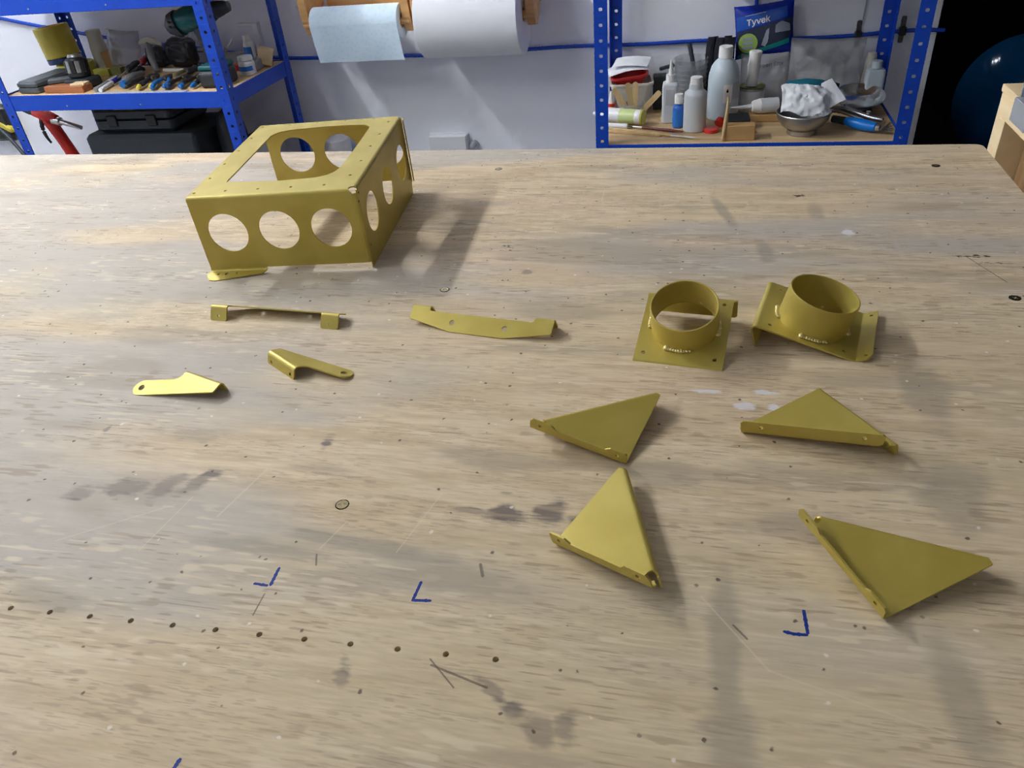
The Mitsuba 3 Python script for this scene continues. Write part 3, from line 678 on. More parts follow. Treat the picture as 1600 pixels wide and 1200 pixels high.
def crumple(w, d, h, seed, amp, n=22, f=14.0, t=.0008, curl=0.0):
    u, v = np.meshgrid(np.linspace(-.5, .5, n), np.linspace(-.5, .5, n), indexing='ij')
    P = np.stack([u * w, v * d, np.zeros_like(u)], -1)
    def rid(s): return np.abs(meshkit.fbm(np.stack([P[..., 0] * f, P[..., 1] * f, np.full_like(u, s)], -1), 3, seed) - .5) * 2
    z = rid(1.3) * amp + h * (1 - (2 * u) ** 2) * (1 - .5 * (2 * v) ** 2) + curl * (2 * u) ** 2
    P[..., 0] += (meshkit.noise(P * f * .8, seed + 3) - .5) * amp * .8; P[..., 1] += (meshkit.noise(P * f * .8, seed + 5) - .5) * amp * .8
    P[..., 2] = z
    top_ = P.reshape(-1, 3); V = np.vstack([top_, top_ - [0, 0, t]]); F = []; N = n * n
    for i in range(n - 1):
        for j in range(n - 1):
            a = i * n + j; F += [(a, a + n, a + n + 1), (a, a + n + 1, a + 1)]
    F = F + [(c + N, b + N, a + N) for a, b, c in F]
    rim = [i * n for i in range(n)] + [(n - 1) * n + j for j in range(1, n)] + [i * n + n - 1 for i in range(n - 2, -1, -1)] + [j for j in range(n - 2, 0, -1)]
    for a, b in zip(rim, rim[1:] + rim[:1]): F += [(a, a + N, b + N), (a, b + N, b)]
    return trimesh.Trimesh(V, np.array(F), process=False)
add('paper_sheet', mv(crumple(.125, .085, .014, 4, .004, f=9), (-.215, 2.545, ZR + .128), rz=.15, ry=-.12, rx=.06), 'white_paper', smooth=25, label='white crumpled sheet lying on top of the red tray', cat='paper')
add('paper_sheet', mv(crumple(.110, .080, .010, 9, .003, f=9), (-.205, 2.552, ZR + .146), rz=-.1, ry=-.02, rx=.12), 'white_paper', smooth=25, label='upper white sheet on the pile above the cream tub', cat='paper')
add('black_box', mv(bx(-.022, .022, -.025, .025, 0, .100, .002), (-.116, 2.575, ZR), rz=.1), 'case_black', label='narrow black box behind the squeeze bottle', cat='box')
add('black_box', mv(bx(-.035, .035, -.006, .006, 0, .010, .002), (-.085, 2.59, ZR + .118), ry=-.25), 'case_black', label='thin black stick behind the clear cups', cat='stick')
# stack of clear cups
for i in range(7):
    r0, r1, h = .040, .0495, .075
    add('clear_cup', mv(lathe([(0, .0012), (r0 - .0012, .0012), (r1 - .0012, h - .001), (r1 + .0012, h), (r1 + .0022, h - .002), (r1, h - .003), (r0, 0), (0, 0)], 48), (-.024, 2.545, ZR + .0135 * i)), 'clear_wall', smooth=35,
        label=('lowest clear plastic cup of the nested stack behind the round bottle' if i == 0 else 'topmost clear plastic cup of the nested stack, holding a black bar' if i == 6 else 'clear plastic cup inside the nested stack, between its lowest and topmost cup'), cat='cup', group='nested clear cups')
add('stirrer', rod((-.006, 2.553, ZR + .09), (-.032, 2.578, ZR + .19), .007, .007, 12), 'case_black', label='black bar standing in the clear cups', cat='bar')
# folded dark bag
kd = thing('black_bag', 'bundle of folded black plastic standing behind the large bottle', 'bag')
for i in range(6):
    m = crumple(.022, .20, .002, 20 + i, .010, n=14, f=22)
    add('fold', mv(m, (.032 + .0125 * i, 2.558 + .006 * math.sin(i * 2.1), ZR + .108), rx=q, rz=.35 * math.sin(i * 1.7), ry=0), 'dark_bag', kd, smooth=25)
add('core', mv(bx(-.040, .036, -.022, .022, 0, .195, .010), (.064, 2.585, ZR)), 'dark_bag', kd)
# glue bottles, stick cup
for i, (x, y) in enumerate(((-.262, 2.480), (-.222, 2.495))):
    kk = thing('glue_bottle', ('small glue bottle with red collar and white cone, nearest the left post', 'small glue bottle with white cone, half hidden by mixing sticks')[i], 'bottle')
    add('body', mv(lathe([(0, 0), (.013, 0), (.014, .002), (.014, .030), (.010, .036), (0, .036)], 28), (x, y, ZR)), 'white_plastic', kk, smooth=35)
    add('collar', mv(cyl(.0125, .010, 24), (x, y, ZR + .034)), 'bright_red', kk, smooth=35)
    add('cone', mv(lathe([(0, .043), (.0095, .043), (.003, .080), (0, .081)], 24), (x, y, ZR)), 'white_cap', kk, smooth=35)
kk = thing('stick_cup', 'clear cup holding wooden mixing sticks, in front of the cream tub', 'cup')
add('cup', mv(lathe([(0, .0012), (.0255, .0012), (.0305, .05), (.032, .05), (.027, 0), (0, 0)], 40), (-.190, 2.451, ZR)), 'clear_wall', kk, smooth=35)
for (dx, lean, az, lb) in ((-.010, -.55, .1, 'wooden mixing stick leaning to the left in the small clear cup'), (.004, .02, .0, 'upright wooden mixing stick in the small clear cup'), (.012, .75, -.1, 'wooden mixing stick leaning far to the right in the small clear cup'), (-.003, -.16, .2, 'wooden mixing stick tilted slightly left, beside the upright one')):
    m = mv(ext(rrect(-.0085, 0, .0085, .108, .008), .0018), rx=q)
    add('mixing_stick', mv(m, (-.190 + dx * .6, 2.454 + abs(dx) * .3, ZR + .004), ry=lean, rz=az), 'stick_wood', label=lb, cat='mixing stick', group='mixing sticks in the cup')
add('pink_pad', mv(crumple(.04, .03, .006, 31, .004, n=10), (-.214, 2.440, ZR + .028), rx=.5), 'bag_photo_light', label='small folded scrap beside the mixing sticks', cat='scrap')
# lying tubes, brushes, sticks
kk = thing('spray_tube', 'pale green and white tube lying on its side at the left post', 'tube')
add('body', rod((-.285, 2.425, ZR + .0262), (-.160, 2.385, ZR + .0262), .021, n=32), 'white_plastic', kk, smooth=35)
add('band', rod((-.228, 2.4067, ZR + .0262), (-.176, 2.390, ZR + .0262), .0213, n=32), 'green_pale', kk, smooth=35)
add('end_cap', rod((-.162, 2.3856, ZR + .0262), (-.154, 2.383, ZR + .0262), .0218, n=32), 'lime_yellow', kk, smooth=35)
add('nozzle', rod((-.312, 2.4337, ZR + .0262), (-.285, 2.425, ZR + .0262), .006, .012, n=20), 'white_cap', kk, smooth=35)
add('marker_tube', rod((-.275, 2.372, ZR + .0085), (-.200, 2.356, ZR + .0085), .008, n=20), 'white_plastic', smooth=35, label='thin white tube lying in front of the pale green tube', cat='tube')
def brush(a, b, handle, label):
    k = thing('paint_brush', label, 'brush'); a, b = np.array(a), np.array(b); P_ = lambda t: a + (b - a) * t
    add('handle', tubepath([P_(0), P_(.3), P_(.6), P_(.72)], [.0022, .0045, .0035, .0035], 10), handle, k, smooth=True)
    add('ferrule', rod(P_(.71), P_(.88), .0038, .0034, 14), 'steel', k, smooth=35)
    add('bristles', rod(P_(.875), P_(1), .0034, .0010, 12), 'dark_steel' if handle == 'dark_red' else 'foam', k, smooth=35)
brush((-.035, 2.303, ZR + .006), (-.205, 2.370, ZR + .005), 'dark_red', 'paint brush with a dark red handle on the right shelf')
brush((-.26, 2.335, ZR + .010), (.010, 2.246, ZR + .0045), 'stick_wood', 'paint brush with a pale wooden handle nearest the shelf edge')
add('wood_stick', mv(bx(-.085, .085, -.005, .005, 0, .008, .001), (-.180, 2.307, ZR), rz=-.28), 'stick_wood', label='square wooden stick under the paint brushes', cat='stick')
# red lids
kk = thing('red_lid', 'bright red screw lid lying flat beside the round bottle', 'lid')
add('rim', mv(lathe([(0, 0), (.0205, 0), (.021, .002), (.0205, .009), (.018, .010), (0, .008)], 36), (.045, 2.318, ZR)), 'bright_red', kk, smooth=35)
add('red_lid', mv(lathe([(0, 0), (.0135, 0), (.014, .002), (.0125, .016), (.010, .018), (0, .017)], 30), (.066, 2.350, ZR + .012), rx=-1.0, rz=-.5), 'bright_red', smooth=35, label='bright red lid tipped on edge behind the flat red lid', cat='lid')
# wooden block and stick
add('wood_block', mv(bx(-.040, .040, -.018, .018, 0, .041, .0015), (.122, 2.252, ZR), rz=.03), 'card', label='tan wooden block at the shelf edge, right of the red lids', cat='block')
add('bent_stick', tubepath([(.077, 2.232, ZR + .002), (.080, 2.236, ZR + .04), (.083, 2.243, ZR + .075), (.084, 2.250, ZR + .118)], [.004, .006, .005, .002], 10), 'stick_wood', smooth=True, label='curved wooden handle standing upright against the tan block', cat='stick')
add('black_pad', mv(bx(-.034, .034, -.020, .020, 0, .018, .005), (.118, 2.345, ZR + .020), rz=.1, rx=.3), 'black_plastic', label='black foam pad behind the tan block', cat='pad')
add('card_strip', mv(bx(-.03, .03, -.008, .008, 0, .006, .001), (.140, 2.300, ZR), rz=.3), 'card', label='short card strip behind the tan block', cat='card')
# tin with a white cylinder on it
kk = thing('paint_tin', 'white label tin with an olive lid, behind the nozzle cartridge', 'tin')
add('body', mv(lathe([(0, 0), (.036, 0), (.037, .002), (.0365, .003), (.0365, .068), (.038, .070), (.0375, .072), (0, .072)], 44), (.162, 2.515, ZR)), 'steel_dull', kk, smooth=35)
add('label', mv(lathe([(.0366, .006), (.0369, .007), (.0369, .064), (.0366, .065)], 44), (.162, 2.515, ZR)), 'white_plastic', kk, smooth=35)
add('lid', mv(lathe([(0, .0), (.034, .0), (.038, .004), (.0385, .006), (.036, .0065), (.033, .003), (0, .003)], 44), (.162, 2.515, ZR + .070)), 'olive', kk, smooth=35)
add('white_canister', mv(lathe([(0, 0), (.0165, 0), (.0175, .002), (.0175, .085), (.0185, .087), (.0185, .096), (.017, .098), (0, .098)], 36), (.158, 2.510, ZR + .0775), ry=.05), 'white_cap', smooth=35, label='white canister standing on the olive tin lid', cat='canister')
# cartridge with nozzle
kk = thing('nozzle_cartridge', 'translucent cartridge with a long nozzle lying beside the metal bowl', 'cartridge')
a, b = np.array([.100, 2.405, ZR + .042]), np.array([.235, 2.425, ZR + .042])
P_ = lambda t: a + (b - a) * t
add('nozzle', rod(P_(0), P_(.46), .0022, .0075, 20), 'hdpe', kk, smooth=35)
add('collar', rod(P_(.44), P_(.62), .016, .021, 28), 'white_cap', kk, smooth=35)
add('body', rod(P_(.60), P_(1), .0215, n=32), 'hdpe', kk, smooth=35)
add('support', mv(bx(.15, .24, 2.40, 2.45, ZR, ZR + .0205, .002)), 'card', kk)
# bowl with paper
kk = thing('metal_bowl', 'brushed steel bowl with crumpled white paper in it', 'bowl')
add('bowl', mv(lathe([(0, .0035), (.034, .0035), (.038, 0), (.040, .001), (.040, .012), (.037, .014), (.054, .022), (.068, .040), (.0725, .058), (.0740, .058), (.0725, .0605), (.0710, .060), (.0665, .041), (.053, .024), (.033, .016), (0, .015)], 56), (.292, 2.296, ZR)), 'steel_dull', kk, smooth=45)
add('crumpled_paper', mv(crumple(.122, .075, .018, 41, .026, n=40, f=26), (.288, 2.300, ZR + .086), rx=1.05, rz=.05), 'white_paper', smooth=22, label='crumpled white paper heaped in the steel bowl', cat='paper')
add('crumpled_paper', mv(crumple(.075, .080, .012, 57, .012, n=22, f=20), (.350, 2.325, ZR + .086), rx=.7, ry=-.55, rz=.2), 'white_paper', smooth=22, label='folded bluish paper at the right side of the steel bowl', cat='paper')
add('teal_cloth', mv(crumple(.110, .060, .018, 63, .010, n=20), (.298, 2.350, ZR + .104), rx=.5), 'teal_cloth', smooth=25, label='teal cloth tucked behind the crumpled paper', cat='cloth')
add('black_glove', mv(crumple(.080, .045, .014, 71, .010, n=16), (.345, 2.365, ZR + .098), rx=.5, rz=-.3), 'dark_bag', smooth=25, label='black glove behind the teal cloth', cat='glove')
# dish and tools
add('steel_dish', mv(lathe([(0, .003), (.040, .003), (.056, .016), (.066, .026), (.0720, .0275), (.0725, .0260), (.067, .0235), (.057, .013), (.041, 0), (0, 0)], 64), (.463, 2.480, ZR + .024), rx=.22), 'steel', smooth=40, label='round shallow steel dish at the back of the right shelf', cat='dish')
add('dish_ring', mv(lathe([(.036, 0), (.044, 0), (.041, .014), (.038, .014), (.036, 0)], 40), (.463, 2.480, ZR)), 'dark_steel', smooth=40, label='dark ring stand under the shallow steel dish', cat='ring stand')
kk = thing('blue_handle_tool', 'scissor-like tool with a bright blue grip and steel arm', 'tool')
add('grip', tubepath([(.408, 2.330, ZR + .020), (.425, 2.318, ZR + .020), (.450, 2.300, ZR + .018), (.475, 2.283, ZR + .017), (.484, 2.276, ZR + .017)], [.009, .014, .0155, .014, .011], 18), 'handle_blue', kk, smooth=True)
add('ferrule', rod((.482, 2.278, ZR + .017), (.492, 2.271, ZR + .017), .010, .008, 18), 'steel', kk, smooth=35)
add('collar', rod((.378, 2.350, ZR + .021), (.410, 2.329, ZR + .020), .010, .011, 18), 'case_black', kk, smooth=35)
add('arm', tubepath([(.365, 2.380, ZR + .045), (.40, 2.365, ZR + .046), (.44, 2.335, ZR + .040), (.500, 2.290, ZR + .034)], [.005, .008, .007, .006], 12), 'steel', kk, smooth=True)
add('jaw', tubepath([(.362, 2.385, ZR + .022), (.385, 2.380, ZR + .034), (.42, 2.362, ZR + .030), (.47, 2.335, ZR + .026)], [.004, .006, .005, .005], 12), 'steel_dull', kk, smooth=True)
for pp in ((.402, 2.361, ZR + .052), (.466, 2.322, ZR + .040)): add('pivot', mv(cyl(.0065, .008, 16), pp), 'steel', kk, smooth=35)
add('wire_brush', mv(join(*[rod((0, 0, 0), (.028 * math.cos(t), .020 * math.sin(t), .012 + .010 * math.sin(3 * t)), .0016, .0008, 6) for t in np.linspace(-1.2, 1.2, 12)]), (.497, 2.268, ZR + .010)), 'dark_steel', label='dark wire bristles at the end of the blue grip tool', cat='bristles', kind=None)
bottle('rear_bottle', 'white flat shouldered bottle in the back right corner of the shelf', .510, 2.545, ZR, [(0, 0), (.030, 0), (.033, .003), (.033, .098), (.030, .104), (.014, .107), (.013, .112), (0, .112)], 'hdpe_blue', (.0150, .108, .128), capmat='hdpe_blue', square=(.78, .62))
add('foam_tube', mv(lathe([(0, 0), (.015, 0), (.0165, .004), (.015, .03), (.017, .06), (.015, .09), (.0165, .12), (.012, .140), (0, .143)], 24), (.496, 2.592, ZR + .0005), ry=.04), 'foam', smooth=40, label='lumpy foam coated tube standing beside the clear bags', cat='tube')
add('hanging_cord', tubepath([(.470, WY - .007, -.098), (.474, WY - .006, .05), (.480, WY - .006, .40)], .0022, 8), 'zinc', smooth=True, label='thin grey cord running up the wall from a clip', cat='cord')

# printed blue garment bag
def pillow(w, h, d, n=26, seed=1, pinch=.7, wr=.004, corner=None):
    u, v = np.meshgrid(np.linspace(-1, 1, n), np.linspace(-1, 1, n), indexing='ij')
    prof = np.clip((1 - np.abs(u) ** 3) * (1 - np.abs(v) ** 3), 0, 1) ** pinch
    X = u * w / 2 * (1 - .04 * (1 - v ** 2)); Z = v * h / 2 * (1 - .05 * (1 - u ** 2))
    k = meshkit.fbm(np.stack([X * 16, Z * 16, np.full_like(X, seed)], -1), 3, seed) - .5
    V = []
    for s in (-1, 1): V.append(np.stack([X, s * (prof * d / 2 + .0004) + k * wr * 2, Z], -1).reshape(-1, 3))
    N = n * n; V = np.vstack(V); F = []
    for i in range(n - 1):
        for j in range(n - 1):
            a = i * n + j; f = [(a, a + n, a + n + 1), (a, a + n + 1, a + 1)]
            F += f + [(c + N, b + N, a_ + N) for a_, b, c in f]
    rim = [i * n for i in range(n)] + [(n - 1) * n + j for j in range(1, n)] + [i * n + n - 1 for i in range(n - 2, -1, -1)] + [j for j in range(n - 2, 0, -1)]
    for a, b in zip(rim, rim[1:] + rim[:1]): F += [(a, a + N, b + N), (a, b + N, b)]
    return trimesh.Trimesh(V, np.array(F), process=False)
BX, BY, BZ = .187, 2.612, ZR + .212
def bag_at(m): return mv(m, (BX, BY, BZ), rx=-.10, ry=-.10)
kk = thing('printed_bag', 'blue printed plastic bag with white lettering and a green disc', 'bag')
bw, bh, bd = .172, .150, .040
def on_bag(poly, lift, th=.0005):
    """a flat print shape (bag plane x, z) laid on the front of the pillow shaped bag"""
    m = ext(poly, th); m = m.subdivide_to_size(.012)
    V = m.vertices; x, z, t = V[:, 0].copy(), V[:, 1].copy(), V[:, 2].copy()
    prof = np.clip((1 - np.abs(2 * x / bw) ** 3) * (1 - np.abs(2 * z / bh) ** 3), 0, 1) ** .7
    m.vertices = np.c_[x, -(prof * bd / 2) - lift - t, z]; return trimesh.Trimesh(m.vertices, m.faces, process=False)
add('body', bag_at(pillow(bw, bh, bd, wr=.0)), 'bag_blue', kk, smooth=40)
add('blue_band', bag_at(on_bag(Polygon([(-.080, .005), (-.080, .045), (.065, .058), (.065, .030)]), .0012)), 'bag_mid', kk)
add('photo_panel', bag_at(on_bag(Polygon([(-.080, -.065), (-.080, .002), (.079, .026), (.079, -.020), (.05, -.045)]), .0012)), 'bag_photo', kk)
add('teal_edge', bag_at(on_bag(Polygon([(-.078, -.072), (-.078, -.062), (.070, -.030), (.070, -.044)]), .0020)), 'bag_teal', kk)
for pg in (Polygon([(.030, -.010), (.032, .012), (.050, .020), (.072, .010), (.074, -.010)]), Polygon([(-.010, -.040), (.005, .0), (.014, .006), (.010, -.03), (.002, -.045)])):
    add('photo_figure', bag_at(on_bag(pg, .0020)), 'bag_photo_light', kk)
add('green_disc', bag_at(on_bag(circ(-.048, -.030, .028, 14), .0024)), 'bag_green', kk)
for z0 in (-.018, -.030, -.042): add('disc_mark', bag_at(on_bag(rrect(-.064, z0 - .0035, -.034, z0 + .0035, .002), .0034)), 'bag_photo_light', kk)
tm = meshkit.text_mesh('Tyvek', .017, .0006, bold=True)
tm = tm.subdivide_to_size(.012); V = tm.vertices.copy(); x, z = V[:, 0] - .052, V[:, 1] + .018 + V[:, 0] * .09
prof = np.clip((1 - np.abs(2 * x / bw) ** 3) * (1 - np.abs(2 * z / bh) ** 3), 0, 1) ** .7
tm = trimesh.Trimesh(np.c_[x, -(prof * bd / 2) - .0024 - V[:, 2], z], tm.faces, process=False)
add('lettering', bag_at(tm), 'label_white', kk, label='white lettering Tyvek')
add('headline', bag_at(on_bag(Polygon([(-.055, .0445), (-.055, .0465), (.005, .0515), (.005, .0495)]), .0022)), 'bag_photo_light', kk)
# clear bags
kk = thing('clear_bag', 'clear plastic bag with handwriting on a strip, below the blue printed bag', 'bag')
add('film', mv(pillow(.14, .145, .030, seed=5, wr=.010), (.195, 2.580, ZR + .080), rx=-.12), 'milky_bag', kk, smooth=30)
def scrawl(txt, h):
    return mv(meshkit.text_mesh(txt, h, .0005), rx=q)
add('writing', mv(scrawl('Green Env', .012), (.170, 2.5640, ZR + .112), ry=-.12), 'dark_steel', kk, label='handwritten words on the bag')
kk = thing('clear_bag', 'large crinkled clear plastic bag leaning on the wall behind the steel bowl', 'bag')
add('film', mv(pillow(.212, .185, .050, n=40, seed=8, wr=.020), (.370, 2.575, ZR + .097), rx=-.15, ry=.03), 'clear_bag', kk, smooth=18)
add('contents', mv(pillow(.150, .120, .030, n=20, seed=11, wr=.008), (.360, 2.585, ZR + .078), rx=-.15), 'milky_bag', kk, smooth=30)
add('hang_tag', mv(join(bx(-.013, .013, -.002, .002, 0, .020, .001)), (.146, 2.628, .045), rx=-.05), 'dark_steel', label='dark clip hanging above the blue printed bag', cat='clip')

# ------------------------------------------------------------------ things on the left shelf
def lump(w, d, h, seed):
    m = trimesh.creation.icosphere(subdivisions=4); V = m.vertices
    V = np.sign(V) * np.abs(V) ** .62
    V = V * (1 + .30 * (meshkit.fbm(m.vertices * 2.6 + seed, 3, seed) - .5))[:, None]
    lo, hi = V.min(0), V.max(0); V = (V - lo) / (hi - lo) * [w, d, h] - [w / 2, d / 2, 0]
    return trimesh.Trimesh(V, m.faces, process=False)
def onL(u, v, z=0.0): return (u, v, ZL + z)
kk = thing('instrument_case', 'flat dark grey case at the left end of the tool shelf', 'case')
cs = Polygon([(-2.185, 2.226), (-2.100, 2.215), (-2.075, 2.405), (-2.170, 2.412)])
cs_ = shapely.affinity.translate(cs, 0, .004) if hasattr(shapely, 'affinity') else cs
def loft(polys, zs):
    pts = []
    for g, z in zip(polys, zs): pts += [(x, y, z) for x, y in list(g.exterior.coords)[:-1]]
    return trimesh.convex.convex_hull(np.array(pts))
cr = cs.buffer(-.008).buffer(.008, quad_segs=4)
add('body', loft([cr.buffer(-.004), cr, cr, cr.buffer(-.004)], [ZL, ZL + .004, ZL + .016, ZL + .019]), 'grey_plastic', kk)
add('lid', loft([cr.buffer(-.002), cr, cr, cr.buffer(-.010)], [ZL + .020, ZL + .022, ZL + .030, ZL + .037]), 'grey_plastic', kk)
kk = thing('tape_roll', 'large roll of yellow tape standing on end, blue band at its foot', 'tape roll')
lean = dict(ry=-.10)
X0, Y0 = -2.175, 2.478
add('tape', mv(lathe([(.046, .062), (.056, .062), (.0575, .064), (.0575, .158), (.056, .160), (.046, .160), (.046, .062)], 48), onL(X0, Y0), **lean), 'yellow', kk, smooth=35)
add('core', mv(lathe([(.042, .062), (.0455, .062), (.0455, .159), (.042, .159), (.042, .062)], 40), onL(X0, Y0), **lean), 'card', kk, smooth=35)
add('blue_band', mv(lathe([(.048, .044), (.056, .044), (.0572, .046), (.0572, .061), (.048, .061), (.048, .044)], 48), onL(X0, Y0), **lean), 'navy', kk, smooth=35)
kk = thing('tape_roll', 'pale yellow tape roll lying under the large yellow roll', 'tape roll')
add('tape', mv(lathe([(.034, 0), (.060, 0), (.062, .003), (.062, .036), (.060, .039), (.034, .039), (.034, 0)], 44), onL(-2.146, 2.478)), 'lime_yellow', kk, smooth=35)
add('label', mv(label_patch(.0622, -1.0, -.45, .006, .036), onL(-2.146, 2.478)), 'label_white', kk)
add('label_print', mv(label_patch(.0627, -.95, -.6, .022, .030), onL(-2.146, 2.478)), 'bright_red', kk)
add('glass_jar', mv(lathe([(0, 0), (.026, 0), (.028, .003), (.028, .08), (.026, .084), (.024, .13), (0, .13)], 32), onL(-2.080, 2.540)), 'foam', smooth=35, label='pale cylinder standing behind the yellow tape rolls', cat='cylinder')
kk = thing('electric_motor', 'small black and steel motor with ribbed housing, behind the wood offcuts', 'motor')
c0 = np.array(onL(-1.992, 2.305, .058))
add('housing', mv(lathe([(0, -.030), (.030, -.030), (.034, -.026), (.034, .020), (.030, .028), (.014, .032), (0, .033)], 36), c0, rx=-.12), 'black_plastic', kk, smooth=35)
add('crown', mv(lathe([(0, .028), (.022, .028), (.024, .032), (.020, .040), (0, .042)], 30), c0, rx=-.12), 'steel_dull', kk, smooth=35)
for i in range(6):
    a = -1.2 + i * .48
    add('rib', mv(mv(bx(-.0075, .0075, -.037, -.031, -.016, .022, .002), (0, 0, 0), rz=a), c0, rx=-.12), 'steel_dull' if i % 2 == 0 else 'black_plastic', kk)
add('base', mv(bx(-.042, .050, -.045, .030, 0, .030, .006), onL(-1.985, 2.30)), 'case_black', kk)
add('flat_bar', mv(bx(-.055, .055, -.02, .02, 0, .012, .002), onL(-2.035, 2.285, .022), rz=.55), 'grey_plastic', label='flat dark grey bar lying on the wood offcuts', cat='bar')
add('wood_offcut', mv(bx(-.076, .076, -.017, .030, 0, .020, .001), onL(-2.000, 2.232), rz=-.05), 'red_wood', label='reddish wood offcut at the shelf edge beside the grey case', cat='offcut')
add('wood_offcut', mv(bx(-.024, .024, -.016, .020, 0, .006, .001), onL(-1.950, 2.236, .0202), rz=.1), 'pale_wood', label='pale thin wood offcut lying on the reddish one', cat='offcut')
add('brown_box', mv(bx(-.020, .030, -.02, .02, 0, .062, .001), onL(-2.035, 2.530), rz=.05), 'card', label='brown cardboard box behind the motor', cat='box')
kk = thing('clear_bag', 'clear plastic bag slumped behind the pens on the tool shelf', 'bag')
add('film', mv(pillow(.115, .120, .05, n=28, seed=21, wr=.022), onL(-1.955, 2.510, .070), rx=-.15, ry=.12), 'milky_bag', kk, smooth=20)
add('yellow_box', mv(bx(-.03, .03, -.012, .012, 0, .022, .001), onL(-2.015, 2.44)), 'lime_yellow', label='small lime box below the clear bag', cat='box')
add('yellow_box', mv(bx(-.02, .02, -.012, .012, 0, .026, .001), onL(-1.955, 2.44)), 'olive', label='small olive box below the clear bag', cat='box')
add('black_pouch', mv(lump(.112, .062, .100, 5), onL(-1.735, 2.515), rz=-.1), 'dark_bag', label='black pouch behind the row of pliers', cat='pouch')
add('black_pouch', mv(lump(.085, .045, .072, 9), onL(-1.850, 2.535), rz=.1), 'dark_bag', label='black lump behind the grey hammer', cat='pouch')
kk = thing('hammer', 'grey hammer standing head up against the black pouch', 'hammer')
add('head', tubepath([onL(-1.858, 2.470, .088), onL(-1.850, 2.478, .095), onL(-1.835, 2.483, .097), onL(-1.805, 2.485, .092), onL(-1.785, 2.485, .082)], [.006, .011, .012, .009, .005], 14), 'foam', kk, smooth=True)
add('handle', tubepath([onL(-1.832, 2.482, .092), onL(-1.825, 2.465, .055), onL(-1.806, 2.445, .006)], [.010, .012, .010], 14), 'mid_grey', kk, smooth=True)
def driver(a, b, mat, label, shaft='steel', r=.010, grp='screwdrivers and pens'):
    k = thing('screwdriver', label, 'screwdriver')
    a, b = np.array(onL(*a)), np.array(onL(*b)); P_ = lambda t: a + (b - a) * t
    add('handle', tubepath([P_(0), P_(.12), P_(.3), P_(.45), P_(.52)], [r * .7, r, r * .85, r, r * .6], 12), mat, k, smooth=True)
    add('shaft', rod(P_(.5), P_(1), r * .28, r * .22, 10), shaft, k, smooth=35)
def pen(a, b, mat, label, capmat):
    k = thing('marker_pen', label, 'pen'); a, b = np.array(onL(*a)), np.array(onL(*b)); P_ = lambda t: a + (b - a) * t
    add('barrel', rod(P_(0), P_(.62), .0065, n=16), mat, k, smooth=35); add('cap', rod(P_(.60), P_(1), .0072, n=16), capmat, k, smooth=35)
pen((-1.880, 2.212, .008), (-1.905, 2.36, .010), 'mid_grey', 'grey pen nearest the wood offcuts', 'white_plastic')
pen((-1.855, 2.204, .008), (-1.890, 2.355, .010), 'white_plastic', 'white pen with a blue cap, right of the grey pen', 'royal_blue')
driver((-1.912, 2.50, .024), (-1.878, 2.33, .014), 'case_black', 'black handled screwdriver behind the pens', r=.013)
driver((-1.905, 2.545, .030), (-1.862, 2.42, .024), 'red_plastic', 'red handled screwdriver behind the pens', r=.011)
driver((-1.868, 2.46, .012), (-1.850, 2.27, .008), 'navy', 'dark blue screwdriver between the pens and pliers')
driver((-1.838, 2.41, .028), (-1.815, 2.27, .020), 'black_plastic', 'small black screwdriver resting on others', r=.009)
kk = thing('file_handle', 'greyish blue grip tool lying at the left of the pliers', 'tool')
add('grip', tubepath([onL(-1.800, 2.252, .014), onL(-1.808, 2.29, .016), onL(-1.818, 2.34, .015), onL(-1.828, 2.395, .013)], [.011, .0155, .0135, .009], 14), 'mid_grey', kk, smooth=True)
add('end_cap', rod(onL(-1.797, 2.240, .013), onL(-1.801, 2.256, .014), .010, .012, 14), 'tool_blue', kk, smooth=35)
def pliers(x, y, rz, grip, label, L=.15, jaw='dark_steel', tip=None):
    k = thing('pliers', label, 'pliers')
    def at_(P): return tubepath([np.array(onL(x, y)) + Ro.from_euler('z', rz).apply(p) for p in P[0]], P[1], 10)
    for s in (-1, 1):
        add('grip', at_(([(s * .019, 0, .010), (s * .023, .025, .012), (s * .020, .055, .014), (s * .008, .090, .015)], [.0055, .0075, .0068, .0045])), grip, k, smooth=True)
        if tip: add('grip_tip', at_(([(s * .0185, -.008, .010), (s * .0195, .004, .010), (s * .021, .016, .011)], [.005, .0078, .0080])), tip, k, smooth=True)
        add('jaw', at_(([(-s * .004, .085, .014), (s * .007, .102, .014), (s * .004, L - .012, .014), (s * .0015, L, .014)], [.006, .0075, .005, .0025])), jaw, k, smooth=True)
    add('pivot', mv(cyl(.0065, .012, 18), tuple(np.array(onL(x, y)) + Ro.from_euler('z', rz).apply([0, .095, .010]))), 'brass_screw', k, smooth=35)
pliers(-1.752, 2.225, .04, 'black_plastic', 'black gripped pliers at the left of the row of pliers')
pliers(-1.700, 2.215, .28, 'black_plastic', 'yellow tipped cutters, second in the row of pliers', tip='yellow')
pliers(-1.648, 2.212, .30, 'tool_blue', 'bright blue handled pliers in the middle of the row', tip='tool_blue')
pliers(-1.596, 2.218, .20, 'black_plastic', 'black pliers with blue tips, right of the bright blue pair', tip='navy')
pliers(-1.548, 2.212, .12, 'black_plastic', 'small pliers with blue tips beside the drill battery', L=.13, tip='tool_blue')
pliers(-1.628, 2.315, .35, 'olive', 'olive handled pliers lying behind the row', L=.14)
driver((-1.578, 2.36, .034), (-1.596, 2.23, .030), 'black_plastic', 'black screwdriver lying over the pliers', r=.010)
add('white_bar', rod(onL(-1.785, 2.452, .0064), onL(-1.665, 2.440, .0064), .0062, n=16), 'white_cap', smooth=35, label='white rod lying behind the pliers', cat='rod')
kk = thing('caliper', 'grey caliper lying at the back of the tool shelf', 'caliper')
